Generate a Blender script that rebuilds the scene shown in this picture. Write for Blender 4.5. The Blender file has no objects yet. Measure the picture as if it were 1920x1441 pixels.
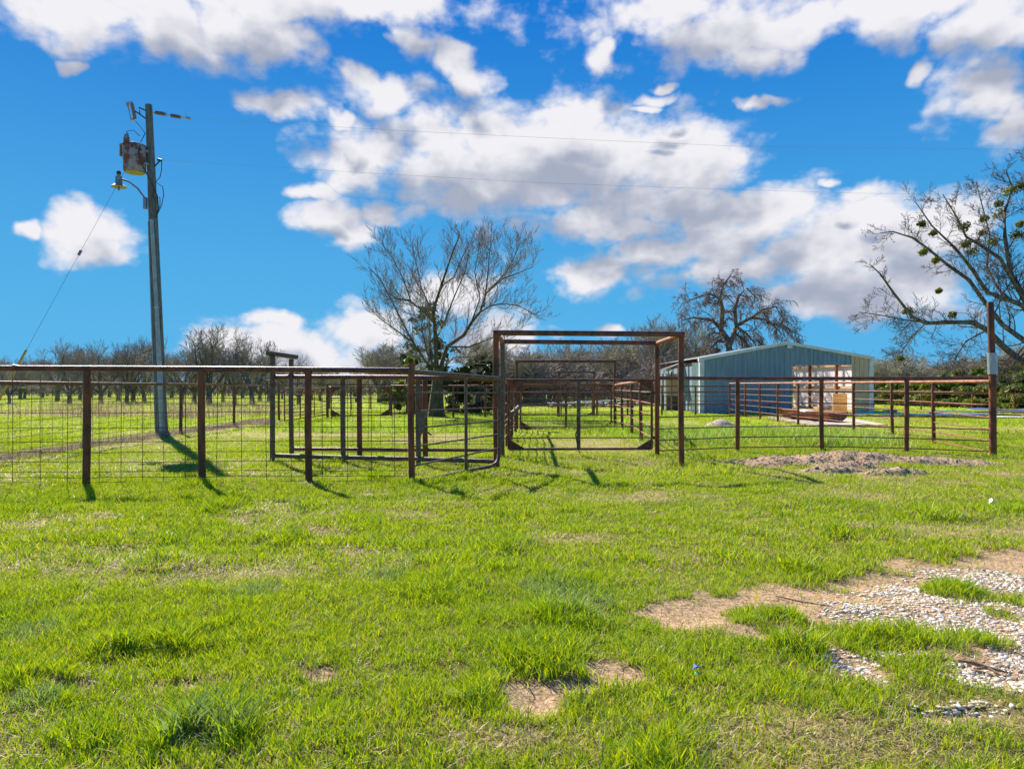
import bpy, math, random
import numpy as np
from mathutils import Vector
R = math.radians
scene = bpy.context.scene
COL = scene.collection
F, HX, HY, EYE = 1300.0, 960.0, 722.0, 1.4        # focal length in photo pixels, principal point, eye height

# ------------------------------------------------------------------ camera
cam_d = bpy.data.cameras.new('camera')
cam_d.sensor_width = 36.0
cam_d.lens = F / 1920.0 * 36.0
cam_d.clip_start = 0.05; cam_d.clip_end = 5000
cam_d.shift_y = 0.0008
cam = bpy.data.objects.new('camera', cam_d); COL.objects.link(cam)
cam.location = (0, 0, EYE); cam.rotation_euler = (R(90), 0, 0)
scene.camera = cam

# ------------------------------------------------------------------ light
SUN_EL, SUN_AZ = 40.0, -33.0                      # azimuth from +Y, negative = left
sun_d = bpy.data.lights.new('sun', 'SUN')
sun_d.energy = 5.0; sun_d.angle = R(0.5); sun_d.color = (1.0, 0.93, 0.82)
sun = bpy.data.objects.new('sun', sun_d); COL.objects.link(sun)
sdir = Vector((math.sin(R(SUN_AZ))*math.cos(R(SUN_EL)), math.cos(R(SUN_AZ))*math.cos(R(SUN_EL)), math.sin(R(SUN_EL))))
sun.rotation_euler = (-sdir).to_track_quat('-Z', 'Y').to_euler()
sun.location = sdir*60
scene.view_settings.view_transform = 'Standard'
scene.view_settings.look = 'None'
scene.view_settings.exposure = 1.10
scene.view_settings.gamma = 1

# ------------------------------------------------------------------ world: blue sky with broken cumulus
world = bpy.data.worlds.new('World'); scene.world = world; world.use_nodes = True
wt = world.node_tree; wt.nodes.clear()
def nn(t, kind, **kw):
    n = t.nodes.new(kind)
    for k, v in kw.items(): setattr(n, k, v)
    return n
def mth(t, op, a, b=None, c=None, clamp=False):
    n = t.nodes.new('ShaderNodeMath'); n.operation = op; n.use_clamp = clamp
    for i, v in enumerate((a, b, c)):
        if v is None: continue
        if hasattr(v, 'links'): t.links.new(v, n.inputs[i])
        else: n.inputs[i].default_value = v
    return n.outputs[0]
def vm(t, op, a, b=None, c=None, out=0):
    n = t.nodes.new('ShaderNodeVectorMath'); n.operation = op
    for i, v in enumerate((a, b, c)):
        if v is None: continue
        if hasattr(v, 'links'): t.links.new(v, n.inputs[i])
        else: n.inputs[i].default_value = v
    return n.outputs[out]
def smooth(t, v, lo, hi, a=0.0, b=1.0):
    n = t.nodes.new('ShaderNodeMapRange'); n.interpolation_type = 'SMOOTHSTEP'
    t.links.new(v, n.inputs[0])
    for i, q in enumerate((lo, hi, a, b)): n.inputs[i+1].default_value = q
    return n.outputs[0]
def mixc(t, f, a, b, mode='MIX'):
    n = t.nodes.new('ShaderNodeMix'); n.data_type = 'RGBA'; n.blend_type = mode
    for k, v in ((0, f), (6, a), (7, b)):
        if hasattr(v, 'links'): t.links.new(v, n.inputs[k])
        elif k == 0: n.inputs[0].default_value = v
        else: n.inputs[k].default_value = tuple(v)+((1,) if len(v) == 3 else ())
    return n.outputs[2]
# cumulus banks: bearing and height of each puff as seen from the yard (photo px), with radii
CL = [(130,15,120,52),(300,35,170,66),(430,55,140,66),(525,95,72,44),(650,-5,260,58),(800,15,105,48),(480,5,250,50),
 (800,95,62,34),(865,120,62,34),(905,150,42,24),(530,200,62,28),(700,180,92,30),(660,165,50,24),(600,222,34,18),
 (690,285,120,62),(830,290,160,80),(1000,275,210,85),(1040,225,95,42),(1150,300,190,75),(1290,310,120,60),(1200,370,190,70),(1090,400,160,60),(960,350,190,60),(1170,430,140,45),
 (640,412,72,40),(690,450,58,34),(590,358,42,20),(725,395,55,40),
 (1390,400,110,52),(1480,410,110,70),(1400,480,200,70),(1240,490,190,44),(1090,505,100,36),(1560,480,170,90),(1690,410,130,80),(1590,560,160,52),(1380,525,170,36),(1800,400,120,70),(1650,355,60,24),(1700,520,160,70),
 (1230,15,190,45),(1380,60,200,66),(1500,55,100,52),(1450,108,76,30),(1120,100,46,30),(1700,25,170,48),(1870,40,110,52),
 (1850,165,100,62),(1900,235,80,52),(1735,125,44,18),(1205,190,34,14),(1225,165,20,8),(1190,210,30,10),(1400,190,48,9),
 (150,440,100,56),(205,470,62,36),(10,435,26,18),(130,98,28,12),
 (560,650,190,66),(690,625,90,46),(480,605,80,28),(620,690,220,60),(950,640,80,62),(1150,612,46,16),(860,560,90,50),(1560,345,26,12)]
def dir_uv(px, py):
    x, y, z = (px-HX)/F, 1.0, (HY-py)/F
    return math.atan2(x, y), math.atan2(z, math.hypot(x, y))
cg = bpy.data.node_groups.new('cumulus_density', 'ShaderNodeTree')
cg.interface.new_socket('UV', in_out='INPUT', socket_type='NodeSocketVector')
cg.interface.new_socket('Density', in_out='OUTPUT', socket_type='NodeSocketFloat')
gi = cg.nodes.new('NodeGroupInput'); go = cg.nodes.new('NodeGroupOutput')
uv = gi.outputs[0]
wn = nn(cg, 'ShaderNodeTexNoise'); wn.noise_dimensions = '2D'; wn.inputs['Scale'].default_value = 7; wn.inputs['Detail'].default_value = 4
cg.links.new(uv, wn.inputs['Vector'])
off = vm(cg, 'SUBTRACT', wn.outputs['Color'], (0.5, 0.5, 0.5))
uvw = vm(cg, 'MULTIPLY_ADD', off, (0.15, 0.085, 0.0), uv)
acc = None
for (px, py, rx, ry) in CL:
    u, v = dir_uv(px, py)
    c2 = math.cos(u)
    a, b = rx/F*c2*c2*1.12, ry/F*c2*1.12
    q = vm(cg, 'MULTIPLY_ADD', uvw, (1/a, 1/b, 0), (-u/a, -v/b, 0))
    d2 = vm(cg, 'DOT_PRODUCT', q, q, out=1)
    acc = d2 if acc is None else mth(cg, 'MINIMUM', acc, d2)
base = mth(cg, 'SUBTRACT', 1.0, mth(cg, 'SQRT', acc))
fn = nn(cg, 'ShaderNodeTexNoise'); fn.noise_dimensions = '2D'; fn.inputs['Scale'].default_value = 9; fn.inputs['Detail'].default_value = 9; fn.inputs['Roughness'].default_value = 0.6
mp = vm(cg, 'MULTIPLY', uv, (1.0, 1.5, 1.0)); cg.links.new(mp, fn.inputs['Vector'])
vo = nn(cg, 'ShaderNodeTexVoronoi'); vo.voronoi_dimensions = '2D'; vo.feature = 'F1'; vo.inputs['Scale'].default_value = 24; vo.inputs['Detail'].default_value = 2; vo.inputs['Roughness'].default_value = .5
cg.links.new(vm(cg, 'MULTIPLY_ADD', off, (0.05, 0.05, 0), mp), vo.inputs['Vector'])
bil = mth(cg, 'MULTIPLY', mth(cg, 'SUBTRACT', 0.42, vo.outputs['Distance']), 0.7)
nz = mth(cg, 'ADD', bil, mth(cg, 'MULTIPLY', mth(cg, 'SUBTRACT', fn.outputs['Fac'], 0.48), 3.0))
dens = mth(cg, 'ADD', mth(cg, 'MULTIPLY', mth(cg, 'MAXIMUM', base, -1.0), 2.1), nz)
cg.interface.new_socket('Bulk', in_out='OUTPUT', socket_type='NodeSocketFloat')
ln = nn(cg, 'ShaderNodeTexNoise'); ln.noise_dimensions = '2D'; ln.inputs['Scale'].default_value = 11; ln.inputs['Detail'].default_value = 3.5; ln.inputs['Roughness'].default_value = 0.5
cg.links.new(mp, ln.inputs['Vector'])
bulk = mth(cg, 'ADD', mth(cg, 'MAXIMUM', base, -0.6), mth(cg, 'MULTIPLY', mth(cg, 'SUBTRACT', ln.outputs['Fac'], 0.47), 1.2))
bulk = mth(cg, 'ADD', bulk, mth(cg, 'MULTIPLY', bil, 0.35))
cg.links.new(dens, go.inputs[0]); cg.links.new(bulk, go.inputs[1])

tc = nn(wt, 'ShaderNodeTexCoord')
sep = nn(wt, 'ShaderNodeSeparateXYZ'); wt.links.new(tc.outputs['Generated'], sep.inputs[0])
sx, sy, sz = sep.outputs
uu = mth(wt, 'ARCTAN2', sx, sy)
vv = mth(wt, 'ARCTAN2', sz, mth(wt, 'SQRT', mth(wt, 'ADD', mth(wt, 'MULTIPLY', sx, sx), mth(wt, 'MULTIPLY', sy, sy))))
cmb = nn(wt, 'ShaderNodeCombineXYZ'); wt.links.new(uu, cmb.inputs[0]); wt.links.new(vv, cmb.inputs[1])
def dgrp(vec):
    g = nn(wt, 'ShaderNodeGroup'); g.node_tree = cg; wt.links.new(vec, g.inputs[0]); return g.outputs
d0 = dgrp(cmb.outputs[0]); b0 = d0[1]; d0 = d0[0]
d1 = dgrp(vm(wt, 'ADD', cmb.outputs[0], (-0.020, 0.055, 0)))[1]
alpha = smooth(wt, d0, -0.45, 1.05)
lit = smooth(wt, mth(wt, 'SUBTRACT', d1, mth(wt, 'MULTIPLY', b0, 0.30)), -0.30, 0.80)     # how much cloud stands between here and the sun
ccol = mixc(wt, lit, (0.83, 0.82, 0.86), (0.36, 0.40, 0.51))
sky = nn(wt, 'ShaderNodeTexSky'); sky.sky_type = 'NISHITA'; sky.sun_disc = False
sky.sun_elevation = R(SUN_EL); sky.sun_rotation = R(SUN_AZ); sky.altitude = 200
sky.air_density = 1.0; sky.dust_density = 0.3; sky.ozone_density = 2.5
# clear deep blue between the clouds, paler near the horizon
elev = smooth(wt, vv, -0.02, 0.62)
grad = mixc(wt, elev, (0.085, 0.44, 0.79), (0.0, 0.165, 0.64))
tint = mixc(wt, 0.95, vm(wt, 'SCALE', sky.outputs[0], None), grad)
for n in wt.nodes:
    if n.bl_idname == 'ShaderNodeVectorMath' and n.operation == 'SCALE': n.inputs['Scale'].default_value = 0.05
skyc = mixc(wt, alpha, tint, ccol)
bg = nn(wt, 'ShaderNodeBackground'); wt.links.new(skyc, bg.inputs[0]); bg.inputs[1].default_value = 0.50
wo = nn(wt, 'ShaderNodeOutputWorld'); wt.links.new(bg.outputs[0], wo.inputs[0])

# ------------------------------------------------------------------ numeric helpers
def hash2(ix, iy, s=0):
    n = (ix.astype(np.int64)*374761393 + iy.astype(np.int64)*668265263 + s*1274126177) & 0x7fffffff
    n = ((n ^ (n >> 13))*1274126177) & 0x7fffffff
    return ((n ^ (n >> 16)) & 0xffff)/65535.0
def vnoise(x, y, s=0):
    x = np.asarray(x, float); y = np.asarray(y, float)
    ix, iy = np.floor(x), np.floor(y); fx, fy = x-ix, y-iy
    fx = fx*fx*(3-2*fx); fy = fy*fy*(3-2*fy)
    a = hash2(ix, iy, s); b = hash2(ix+1, iy, s); c = hash2(ix, iy+1, s); d = hash2(ix+1, iy+1, s)
    return (a*(1-fx)+b*fx)*(1-fy) + (c*(1-fx)+d*fx)*fy
def fbm(x, y, sc, octv=4, s=0):
    v = 0; a = 0.5; t = 0
    for o in range(octv):
        v = v + a*vnoise(x/sc+o*17.3, y/sc-o*9.1, s+o); t += a; a *= 0.55; sc = sc*0.5
    return v/t
def blobf(x, y, L):                               # ellipses on the ground, >0 inside
    best = np.full(np.shape(x), -9.0)
    for (cx, cy, rx, ry) in L:
        best = np.maximum(best, 1-np.sqrt(((x-cx)/rx)**2+((y-cy)/ry)**2))
    return best
def GY(py): return EYE*F/(py-HY)
def gb(px, py, rx, ry):
    Y = GY(py); return ((px-HX)/F*Y, Y, rx/F*Y, ry*Y*Y/(EYE*F))
def P(px, py, Y): return ((px-HX)/F*Y, Y, EYE-(py-HY)/F*Y)
def XY(px, Y): return ((px-HX)/F*Y, Y)
DIRT = [gb(*q) for q in [(1290,1150,95,32),(1420,1130,160,26),(1560,1120,150,28),(1700,1100,170,34),(1830,1075,160,34),(1950,1070,150,45),
  (1450,1190,110,24),(1600,1160,150,32),(1760,1160,170,40),(1900,1180,150,80),(1980,1250,150,90),(1870,1270,110,32),(1600,1250,60,46),(1680,1225,80,22),
  (1000,1302,62,36),(1150,1262,74,24),(1075,1282,60,14),(1830,1055,110,16),(350,1275,80,9),(130,1275,70,11),(840,1195,40,6),(600,1262,34,12),(690,925,22,3),
  (1790,1340,140,16)]]
KEEP = [gb(*q) for q in [(1790,1108,56,18),(1660,1205,90,20),(1440,1160,80,14),(1400,1150,40,12),(1445,1180,24,8),(1510,1215,44,20),(1600,1195,60,14),(1720,1250,70,22),(1880,1150,30,12),(1840,1205,60,12)]]
GRAV = [gb(*q) for q in [(1700,1110,130,26),(1860,1085,150,26),(1640,1150,110,30),(1780,1160,170,44),(1920,1180,150,90),(1980,1280,130,90),(1870,1275,110,34),(1600,1250,56,46),(1690,1232,70,22),(1800,1330,110,16)]]
STRAW = [gb(*q) for q in [(1500,1380,380,70),(1000,1385,260,40),(760,965,70,9),(1060,1010,120,14),(1200,930,200,12),(700,1035,90,14),(1620,930,200,10),(130,975,120,14),(480,1075,160,16),(560,1000,150,10),(1700,985,200,9),(1860,1330,150,50)]]
BROWN = [(-22,34,15,4.2),(-6,20,3.2,3.0),(-2.0,18,1.8,2.2),(-8.8,16.8,.7,4),(-9.3,22,.8,4),(12,26,2,2),(2.0,16.5,1.6,3.0),(1.8,26,3,2.2),(6,25.5,3.5,1.2),(18,22,5,1.6)]
LUSH = [(6.2,17.6,3.6,2.6),(3.6,20.5,1.6,3.4),(1.5,26,3,1.5),(5,29,4,1.5),(-4.5,21.5,4,2),(.9,27,2.3,2.0)]
def bare(x, y):
    n = (fbm(x, y, 0.5, 4, 3)-0.5)+(fbm(x, y, .14, 3, 93)-.5)*.8
    b = blobf(x, y, DIRT); k = blobf(x, y, KEEP)
    m = np.clip(b*1.6+n*1.5+0.12, 0, 1)*np.clip(1-(k*2+n*1.2+.15)*2.2, 0, 1)
    sp = np.clip((fbm(x, y, 1.1, 4, 21)-0.68)*7, 0, .8)*(y > 2)
    return np.clip(m*1.6, 0, 1)*1.0 + np.where(m > .3, 0, sp*0.5)
def strawm(x, y):
    n = fbm(x, y, 1.3, 4, 8)
    s = np.clip((n-0.49)*3.2, 0, 1)*0.74
    s = np.maximum(s, np.clip(blobf(x, y, STRAW)*1.3+(fbm(x, y, .35, 3, 5)-.5)*1.7+.1, 0, 1)*.8)
    s = np.maximum(s, np.clip(blobf(x, y, BROWN)*1.5+(fbm(x, y, .9, 3, 15)-.5)*1.4+.1, 0, 1)*.9)
    return s*(1-.8*lush(x, y))
def lush(x, y):
    return np.clip(blobf(x, y, LUSH)*2+(fbm(x, y, .8, 3, 33)-.5)*1.2, 0, 1)
def hgt(x, y):
    x = np.asarray(x, float); y = np.asarray(y, float)
    w = np.clip((40-y)/20, 0, 1)
    z = (fbm(x, y, 1.0, 3, 1)-.5)*0.085*w + (fbm(x, y, .28, 2, 2)-.5)*0.035*np.clip((14-y)/6, 0, 1)
    z = z-np.clip(blobf(x, y, DIRT)*1.5, 0, 1)*.03*(y < 8)
    z = z+np.clip(blobf(x, y, [(6.4,17.4,4.2,2.8)]), 0, 1)*.22*(y > 14.9)
    return z
def h1(x, y): return float(hgt(np.array([x]), np.array([y]))[0])

# ------------------------------------------------------------------ mesh helpers
def np_mesh(name, V, faces, smooth_=False, color=None):
    V = np.asarray(V, dtype=np.float32); me = bpy.data.meshes.new(name)
    me.vertices.add(len(V)); me.vertices.foreach_set('co', V.ravel())
    faces = [np.asarray(f, dtype=np.int32) for f in faces if len(f)]
    idx = np.concatenate([f.ravel() for f in faces])
    me.loops.add(len(idx)); me.loops.foreach_set('vertex_index', idx)
    st = []; o = 0
    for f in faces:
        st.append(o+np.arange(len(f))*f.shape[1]); o += f.size
    st = np.concatenate(st).astype(np.int32)
    me.polygons.add(len(st)); me.polygons.foreach_set('loop_start', st)
    if smooth_: me.polygons.foreach_set('use_smooth', np.ones(len(st), dtype=bool))
    me.update(calc_edges=True)
    if color is not None:
        at = me.color_attributes.new('tint', 'FLOAT_COLOR', 'POINT')
        c = np.ones((len(V), 4), dtype=np.float32); c[:, :3] = color; at.data.foreach_set('color', c.ravel())
    return me
class MB:
    """collects pipes, boxes and plates (world coordinates) for ONE mesh"""
    def __init__(s): s.V = []; s.T = []; s.Q = []; s.N = []; s.n = 0; s.sm = True
    def add(s, V, faces):
        b = s.n; s.V.extend([tuple(v) for v in V]); s.n += len(V)
        for f in faces:
            f = tuple(i+b for i in f)
            (s.T if len(f) == 3 else s.Q if len(f) == 4 else s.N).append(f)
    def pipe(s, pts, r, n=12, cap=True):
        pts = [Vector(p) for p in pts]; k = len(pts)
        rr = r if isinstance(r, (list, tuple)) else [r]*k
        V = []; up = None
        for i, p in enumerate(pts):
            t = (pts[min(i+1, k-1)]-pts[max(i-1, 0)]).normalized()
            if up is None:
                up = Vector((0, 0, 1)) if abs(t.z) < .9 else Vector((0, 1, 0))
            a = t.cross(up).normalized(); b = a.cross(t).normalized(); up = b
            for j in range(n):
                an = 2*math.pi*j/n
                V.append(p+(a*math.cos(an)+b*math.sin(an))*rr[i])
        Fc = [(i*n+j, i*n+(j+1) % n, (i+1)*n+(j+1) % n, (i+1)*n+j) for i in range(k-1) for j in range(n)]
        if cap:
            Fc.append(tuple(range(n))[::-1]); Fc.append(tuple((k-1)*n+j for j in range(n)))
        s.add(V, Fc); return s
    def box(s, a, b, rz=0, org=None):
        (x0, y0, z0), (x1, y1, z1) = a, b
        V = [(x, y, z) for z in (z0, z1) for x, y in ((x0, y0), (x1, y0), (x1, y1), (x0, y1))]
        if rz:
            ox, oy = org if org else ((x0+x1)/2, (y0+y1)/2); c, q = math.cos(rz), math.sin(rz)
            V = [(ox+(x-ox)*c-(y-oy)*q, oy+(x-ox)*q+(y-oy)*c, z) for x, y, z in V]
        s.add(V, [(3,2,1,0),(4,5,6,7),(0,1,5,4),(1,2,6,5),(2,3,7,6),(3,0,4,7)]); return s
    def plate(s, poly, nrm, th):
        nrm = Vector(nrm).normalized()*th/2; poly = [Vector(p) for p in poly]; k = len(poly)
        s.add([p+nrm for p in poly]+[p-nrm for p in poly],
              [tuple(range(k)), tuple(range(2*k-1, k-1, -1))]+[(i, (i+1) % k+0, k+(i+1) % k, k+i)[::-1] for i in range(k)]); return s
    def lathe(s, c, prof, n=24, axis=None):
        c = Vector(c); V = []
        for r, z in prof:
            for j in range(n):
                a = 2*math.pi*j/n; V.append(c+Vector((r*math.cos(a), r*math.sin(a), z)))
        k = len(prof)
        Fc = [(i*n+j, i*n+(j+1) % n, (i+1)*n+(j+1) % n, (i+1)*n+j) for i in range(k-1) for j in range(n)]
        s.add(V, Fc+[tuple(range(n))[::-1], tuple((k-1)*n+j for j in range(n))]); return s
    def build(s, name, mat, parent=None, flat=False):
        me = bpy.data.meshes.new(name); me.from_pydata(s.V, [], s.T+s.Q+s.N)
        org = Vector((0, 0, 0))
        if parent is not None:
            o_ = parent; 
            while o_ is not None: org += o_.location; o_ = o_.parent
            me.transform(__import__('mathutils').Matrix.Translation(-org))
        if not flat:
            me.polygons.foreach_set('use_smooth', np.ones(len(me.polygons), dtype=bool))
            try: me.set_sharp_from_angle(angle=R(40))
            except Exception: pass
        me.materials.append(mat)
        o = bpy.data.objects.new(name, me); COL.objects.link(o)
        if parent is not None: o.parent = parent
        return o
def tag(o, label=None, cat=None, group=None, kind=None):
    if label: o['label'] = label
    if cat: o['category'] = cat
    if group: o['group'] = group
    if kind: o['kind'] = kind
    return o
def thing(name, loc, label, cat, group=None):
    o = bpy.data.objects.new(name, None); COL.objects.link(o); o.location = loc; o.empty_display_size = .3
    return tag(o, label, cat, group)
def link_np(name, me, mat, parent=None):
    me.materials.append(mat); o = bpy.data.objects.new(name, me); COL.objects.link(o)
    if parent is not None: o.parent = parent
    return o

# ------------------------------------------------------------------ materials
def mat(name, base, rough=.7, metal=0.0, var=None, scale=8, detail=6, bump=0.0, bscale=30, spec=.5, contrast=(.4, .6), stretch=None, var2=None, scale2=3, contrast2=(.5, .65)):
    m = bpy.data.materials.new(name); m.use_nodes = True; t = m.node_tree
    p = t.nodes['Principled BSDF']; p.inputs['Roughness'].default_value = rough; p.inputs['Metallic'].default_value = metal
    p.inputs['Specular IOR Level'].default_value = spec
    g = nn(t, 'ShaderNodeNewGeometry'); vec = g.outputs['Position']
    if stretch: vec = vm(t, 'MULTIPLY', vec, stretch)
    c = None
    if var is not None:
        n = nn(t, 'ShaderNodeTexNoise'); n.inputs['Scale'].default_value = scale; n.inputs['Detail'].default_value = detail
        t.links.new(vec, n.inputs['Vector'])
        f = smooth(t, n.outputs['Fac'], *contrast); c = mixc(t, f, base, var)
        if var2 is not None:
            n2 = nn(t, 'ShaderNodeTexNoise'); n2.inputs['Scale'].default_value = scale2; n2.inputs['Detail'].default_value = 8; n2.inputs['Roughness'].default_value = .7
            t.links.new(vec, n2.inputs['Vector'])
            c = mixc(t, smooth(t, n2.outputs['Fac'], *contrast2), c, var2)
        t.links.new(c, p.inputs['Base Color'])
    else: p.inputs['Base Color'].default_value = (*base, 1)
    if bump:
        n = nn(t, 'ShaderNodeTexNoise'); n.inputs['Scale'].default_value = bscale; n.inputs['Detail'].default_value = 5
        t.links.new(vec, n.inputs['Vector'])
        b = nn(t, 'ShaderNodeBump'); b.inputs['Strength'].default_value = bump; b.inputs['Distance'].default_value = .01
        t.links.new(n.outputs['Fac'], b.inputs['Height']); t.links.new(b.outputs[0], p.inputs['Normal'])
    return m
M = {}
M['rust'] = mat('rusty_pipe', (.20,.066,.034), .42, .15, (.085,.034,.026), 9, bump=.35, bscale=120, var2=(.17,.12,.035), scale2=24, contrast2=(.60,.72))
M['rust_post'] = mat('rusty_post', (.24,.066,.020), .6, .1, (.09,.032,.016), 6, bump=.35, bscale=120, var2=(.10,.075,.03), scale2=18, contrast2=(.58,.70), stretch=(1, 1, .5))
M['rust_orange'] = mat('orange_rust', (.34,.12,.05), .6, .1, (.18,.055,.025), 9, bump=.3, bscale=100)
M['rust_grey'] = mat('lichened_pipe', (.13,.105,.065), .6, .1, (.15,.055,.025), 9, bump=.4, bscale=120, var2=(.20,.19,.13), scale2=22, contrast2=(.52,.64))
M['wire'] = mat('rusted_wire', (.12,.062,.045), .4, .3, (.07,.038,.03), 14)
M['wire_dark'] = mat('dark_wire', (.05,.04,.04), .5, .3)
M['steel'] = mat('galvanised_sheet', (.50,.52,.53), .35, .6, (.36,.40,.42), 20, stretch=(1, 1, .3))
M['pole'] = mat('weathered_pole', (.13,.145,.13), .8, 0, (.21,.22,.19), 10, bump=.6, bscale=30, stretch=(6, 6, .5), spec=.2, var2=(.055,.06,.055), scale2=4)
M['conduit'] = mat('grey_conduit', (.38,.42,.42), .4, .1, (.30,.33,.33), 6)
M['tank'] = mat('rusting_grey_tank', (.30,.31,.34), .5, .1, (.20,.055,.025), 2.6, 8, contrast=(.44,.54), bump=.2)
M['cream'] = mat('cream_enamel', (.36,.32,.19), .5, 0, (.28,.24,.14), 8)
M['porcelain'] = mat('grey_porcelain', (.22,.19,.18), .25)
M['lampgrey'] = mat('cast_aluminium', (.30,.33,.35), .5, .4, (.2,.22,.24), 14)
M['yellow'] = mat('yellow_plastic', (.75,.42,.02), .45, 0, (.62,.34,.03), 9)
M['metalwall'] = mat('blue_grey_wall_sheet', (.215,.295,.37), .5, .0, (.17,.24,.31), 2, stretch=(4, 4, .4))
M['tanwall'] = mat('tan_wall_sheet', (.60,.43,.28), .55, 0, (.50,.36,.23), 2, stretch=(4, 4, .4))
M['whitewall'] = mat('white_ribbed_sheet', (.86,.83,.77), .5, 0, (.78,.75,.69), 2, stretch=(4, 4, .5))
M['trim'] = mat('pale_metal_trim', (.66,.68,.68), .4, .1, (.56,.58,.58), 3)
M['wood'] = mat('sawn_timber', (.50,.33,.18), .8, 0, (.38,.24,.12), 10, stretch=(2, 2, 2), bump=.2)
M['osb'] = mat('strand_board', (.72,.47,.16), .75, 0, (.52,.31,.09), 30, 3)
M['concrete'] = mat('pale_concrete', (.52,.42,.33), .9, 0, (.42,.34,.27), 2, bump=.3, bscale=60)
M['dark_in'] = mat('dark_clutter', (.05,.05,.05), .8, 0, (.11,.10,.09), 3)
def bark(name, a, b, sc=7):
    return mat(name, a, .9, 0, b, sc, bump=.5, bscale=25, spec=.15, stretch=(1.5, 1.5, .5))
M['bark_grey'] = bark('grey_bark', (.12,.10,.085), (.20,.17,.14))
M['twig_grey'] = bark('grey_twigs', (.22,.185,.165), (.31,.265,.23), 2)
M['bark_olive'] = bark('mossy_bark', (.07,.068,.032), (.12,.10,.06))
M['bark_dark'] = bark('dark_bark', (.085,.078,.07), (.19,.18,.16))
M['twig_dark'] = bark('dark_twigs', (.10,.085,.08), (.17,.145,.13), 2)
M['twig_brown'] = bark('brown_twigs', (.15,.095,.075), (.27,.185,.13), 2)
M['twig_pale'] = bark('pale_twigs', (.30,.26,.20), (.40,.37,.24), .6)
M['leaf_blade'] = None
def leaf_mat(name, a, b, trans=.4, rough=.55, attr=None, scale=.9, spec=.3):
    m = bpy.data.materials.new(name); m.use_nodes = True; t = m.node_tree; t.nodes.clear()
    o = nn(t, 'ShaderNodeOutputMaterial'); p = nn(t, 'ShaderNodeBsdfPrincipled'); tr = nn(t, 'ShaderNodeBsdfTranslucent'); mx = nn(t, 'ShaderNodeMixShader')
    p.inputs['Roughness'].default_value = rough; p.inputs['Specular IOR Level'].default_value = spec
    if attr:
        at = nn(t, 'ShaderNodeVertexColor'); at.layer_name = attr; c = at.outputs[0]
    else:
        g = nn(t, 'ShaderNodeNewGeometry'); n = nn(t, 'ShaderNodeTexNoise'); n.inputs['Scale'].default_value = scale; n.inputs['Detail'].default_value = 6; n.inputs['Roughness'].default_value = .75
        t.links.new(g.outputs['Position'], n.inputs['Vector']); c = mixc(t, smooth(t, n.outputs['Fac'], .35, .65), a, b)
    t.links.new(c, p.inputs['Base Color']); t.links.new(c, tr.inputs[0])
    mx.inputs[0].default_value = trans
    t.links.new(p.outputs[0], mx.inputs[1]); t.links.new(tr.outputs[0], mx.inputs[2]); t.links.new(mx.outputs[0], o.inputs[0])
    return m
M['grass'] = leaf_mat('grass_blades', None, None, .45, .5, 'tint')
M['cedar'] = leaf_mat('cedar_foliage', (.07,.11,.02), (.26,.29,.04), .35)
M['cedar_dark'] = leaf_mat('dark_evergreen_foliage', (.02,.042,.018), (.07,.095,.02), .2)
M['mistletoe'] = leaf_mat('mistletoe_leaves', (.07,.10,.012), (.20,.20,.03), .4)
M['bud'] = leaf_mat('budding_leaves', (.22,.24,.08), (.34,.33,.15), .4)
M['blue'] = mat('blue_foil', (.02,.06,.5), .3, .3); M['green'] = mat('green_plastic', (.03,.5,.16), .4)
M['white'] = mat('white_paper', (.8,.8,.8), .7)
M['stick'] = bark('dry_stick', (.16,.10,.06), (.25,.17,.1), 12)

# ------------------------------------------------------------------ ground sheet
def graded(lo, hi, step, far, g=1.12):
    a = list(np.arange(lo, hi, step)); s = step; v = hi
    while v < far: a.append(v); s *= g; v += s
    a.append(far); return a
xr = graded(0, 9, .06, 900); xs = np.array([-v for v in xr[::-1]][:-1]+xr)
ys = np.array([-300, -120, -50, -20, -8, -3, -1, 0, .6]+graded(1.2, 14, .06, 1500, 1.035))
gx, gy = np.meshgrid(xs, ys); gx = gx.ravel(); gy = gy.ravel()
gz = hgt(gx, gy)
b_ = bare(gx, gy); s_ = strawm(gx, gy); l_ = lush(gx, gy)
gr = np.array((.28,.38,.012)); gst = np.array((.36,.30,.11)); gd = np.array((.52,.36,.22)); gth = np.array((.20,.175,.05))
near = np.clip((26-gy)/16, 0, 1)[:, None]
big = (fbm(gx, gy, 9, 4, 77)*1.0)[:, None]
gc = gr*(.75+.5*big)*(1-near)+gth*near
far_f = np.clip((gy-60)/60, 0, 1)[:, None]
gc = gc*(1-s_[:, None]*.8)+gst*s_[:, None]*.8
gc = gc*(1-b_[:, None])+gd*(.85+.3*fbm(gx, gy, .5, 3, 9)[:, None])*b_[:, None]
nx, ny = len(xs), len(ys)
ii = (np.arange(ny-1)[:, None]*nx+np.arange(nx-1)[None, :]).ravel()
me = np_mesh('ground', np.c_[gx, gy, gz], [np.c_[ii, ii+1, ii+nx+1, ii+nx]], True, gc)
mg = bpy.data.materials.new('turf_and_soil'); mg.use_nodes = True; t = mg.node_tree
p = t.nodes['Principled BSDF']; p.inputs['Roughness'].default_value = .95; p.inputs['Specular IOR Level'].default_value = .1
at = nn(t, 'ShaderNodeVertexColor'); at.layer_name = 'tint'
g = nn(t, 'ShaderNodeNewGeometry')
n1 = nn(t, 'ShaderNodeTexNoise'); n1.inputs['Scale'].default_value = 34; n1.inputs['Detail'].default_value = 8; n1.inputs['Roughness'].default_value = .75
n2 = nn(t, 'ShaderNodeTexNoise'); n2.inputs['Scale'].default_value = 1.3; n2.inputs['Detail'].default_value = 8; n2.inputs['Roughness'].default_value = .7
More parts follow.
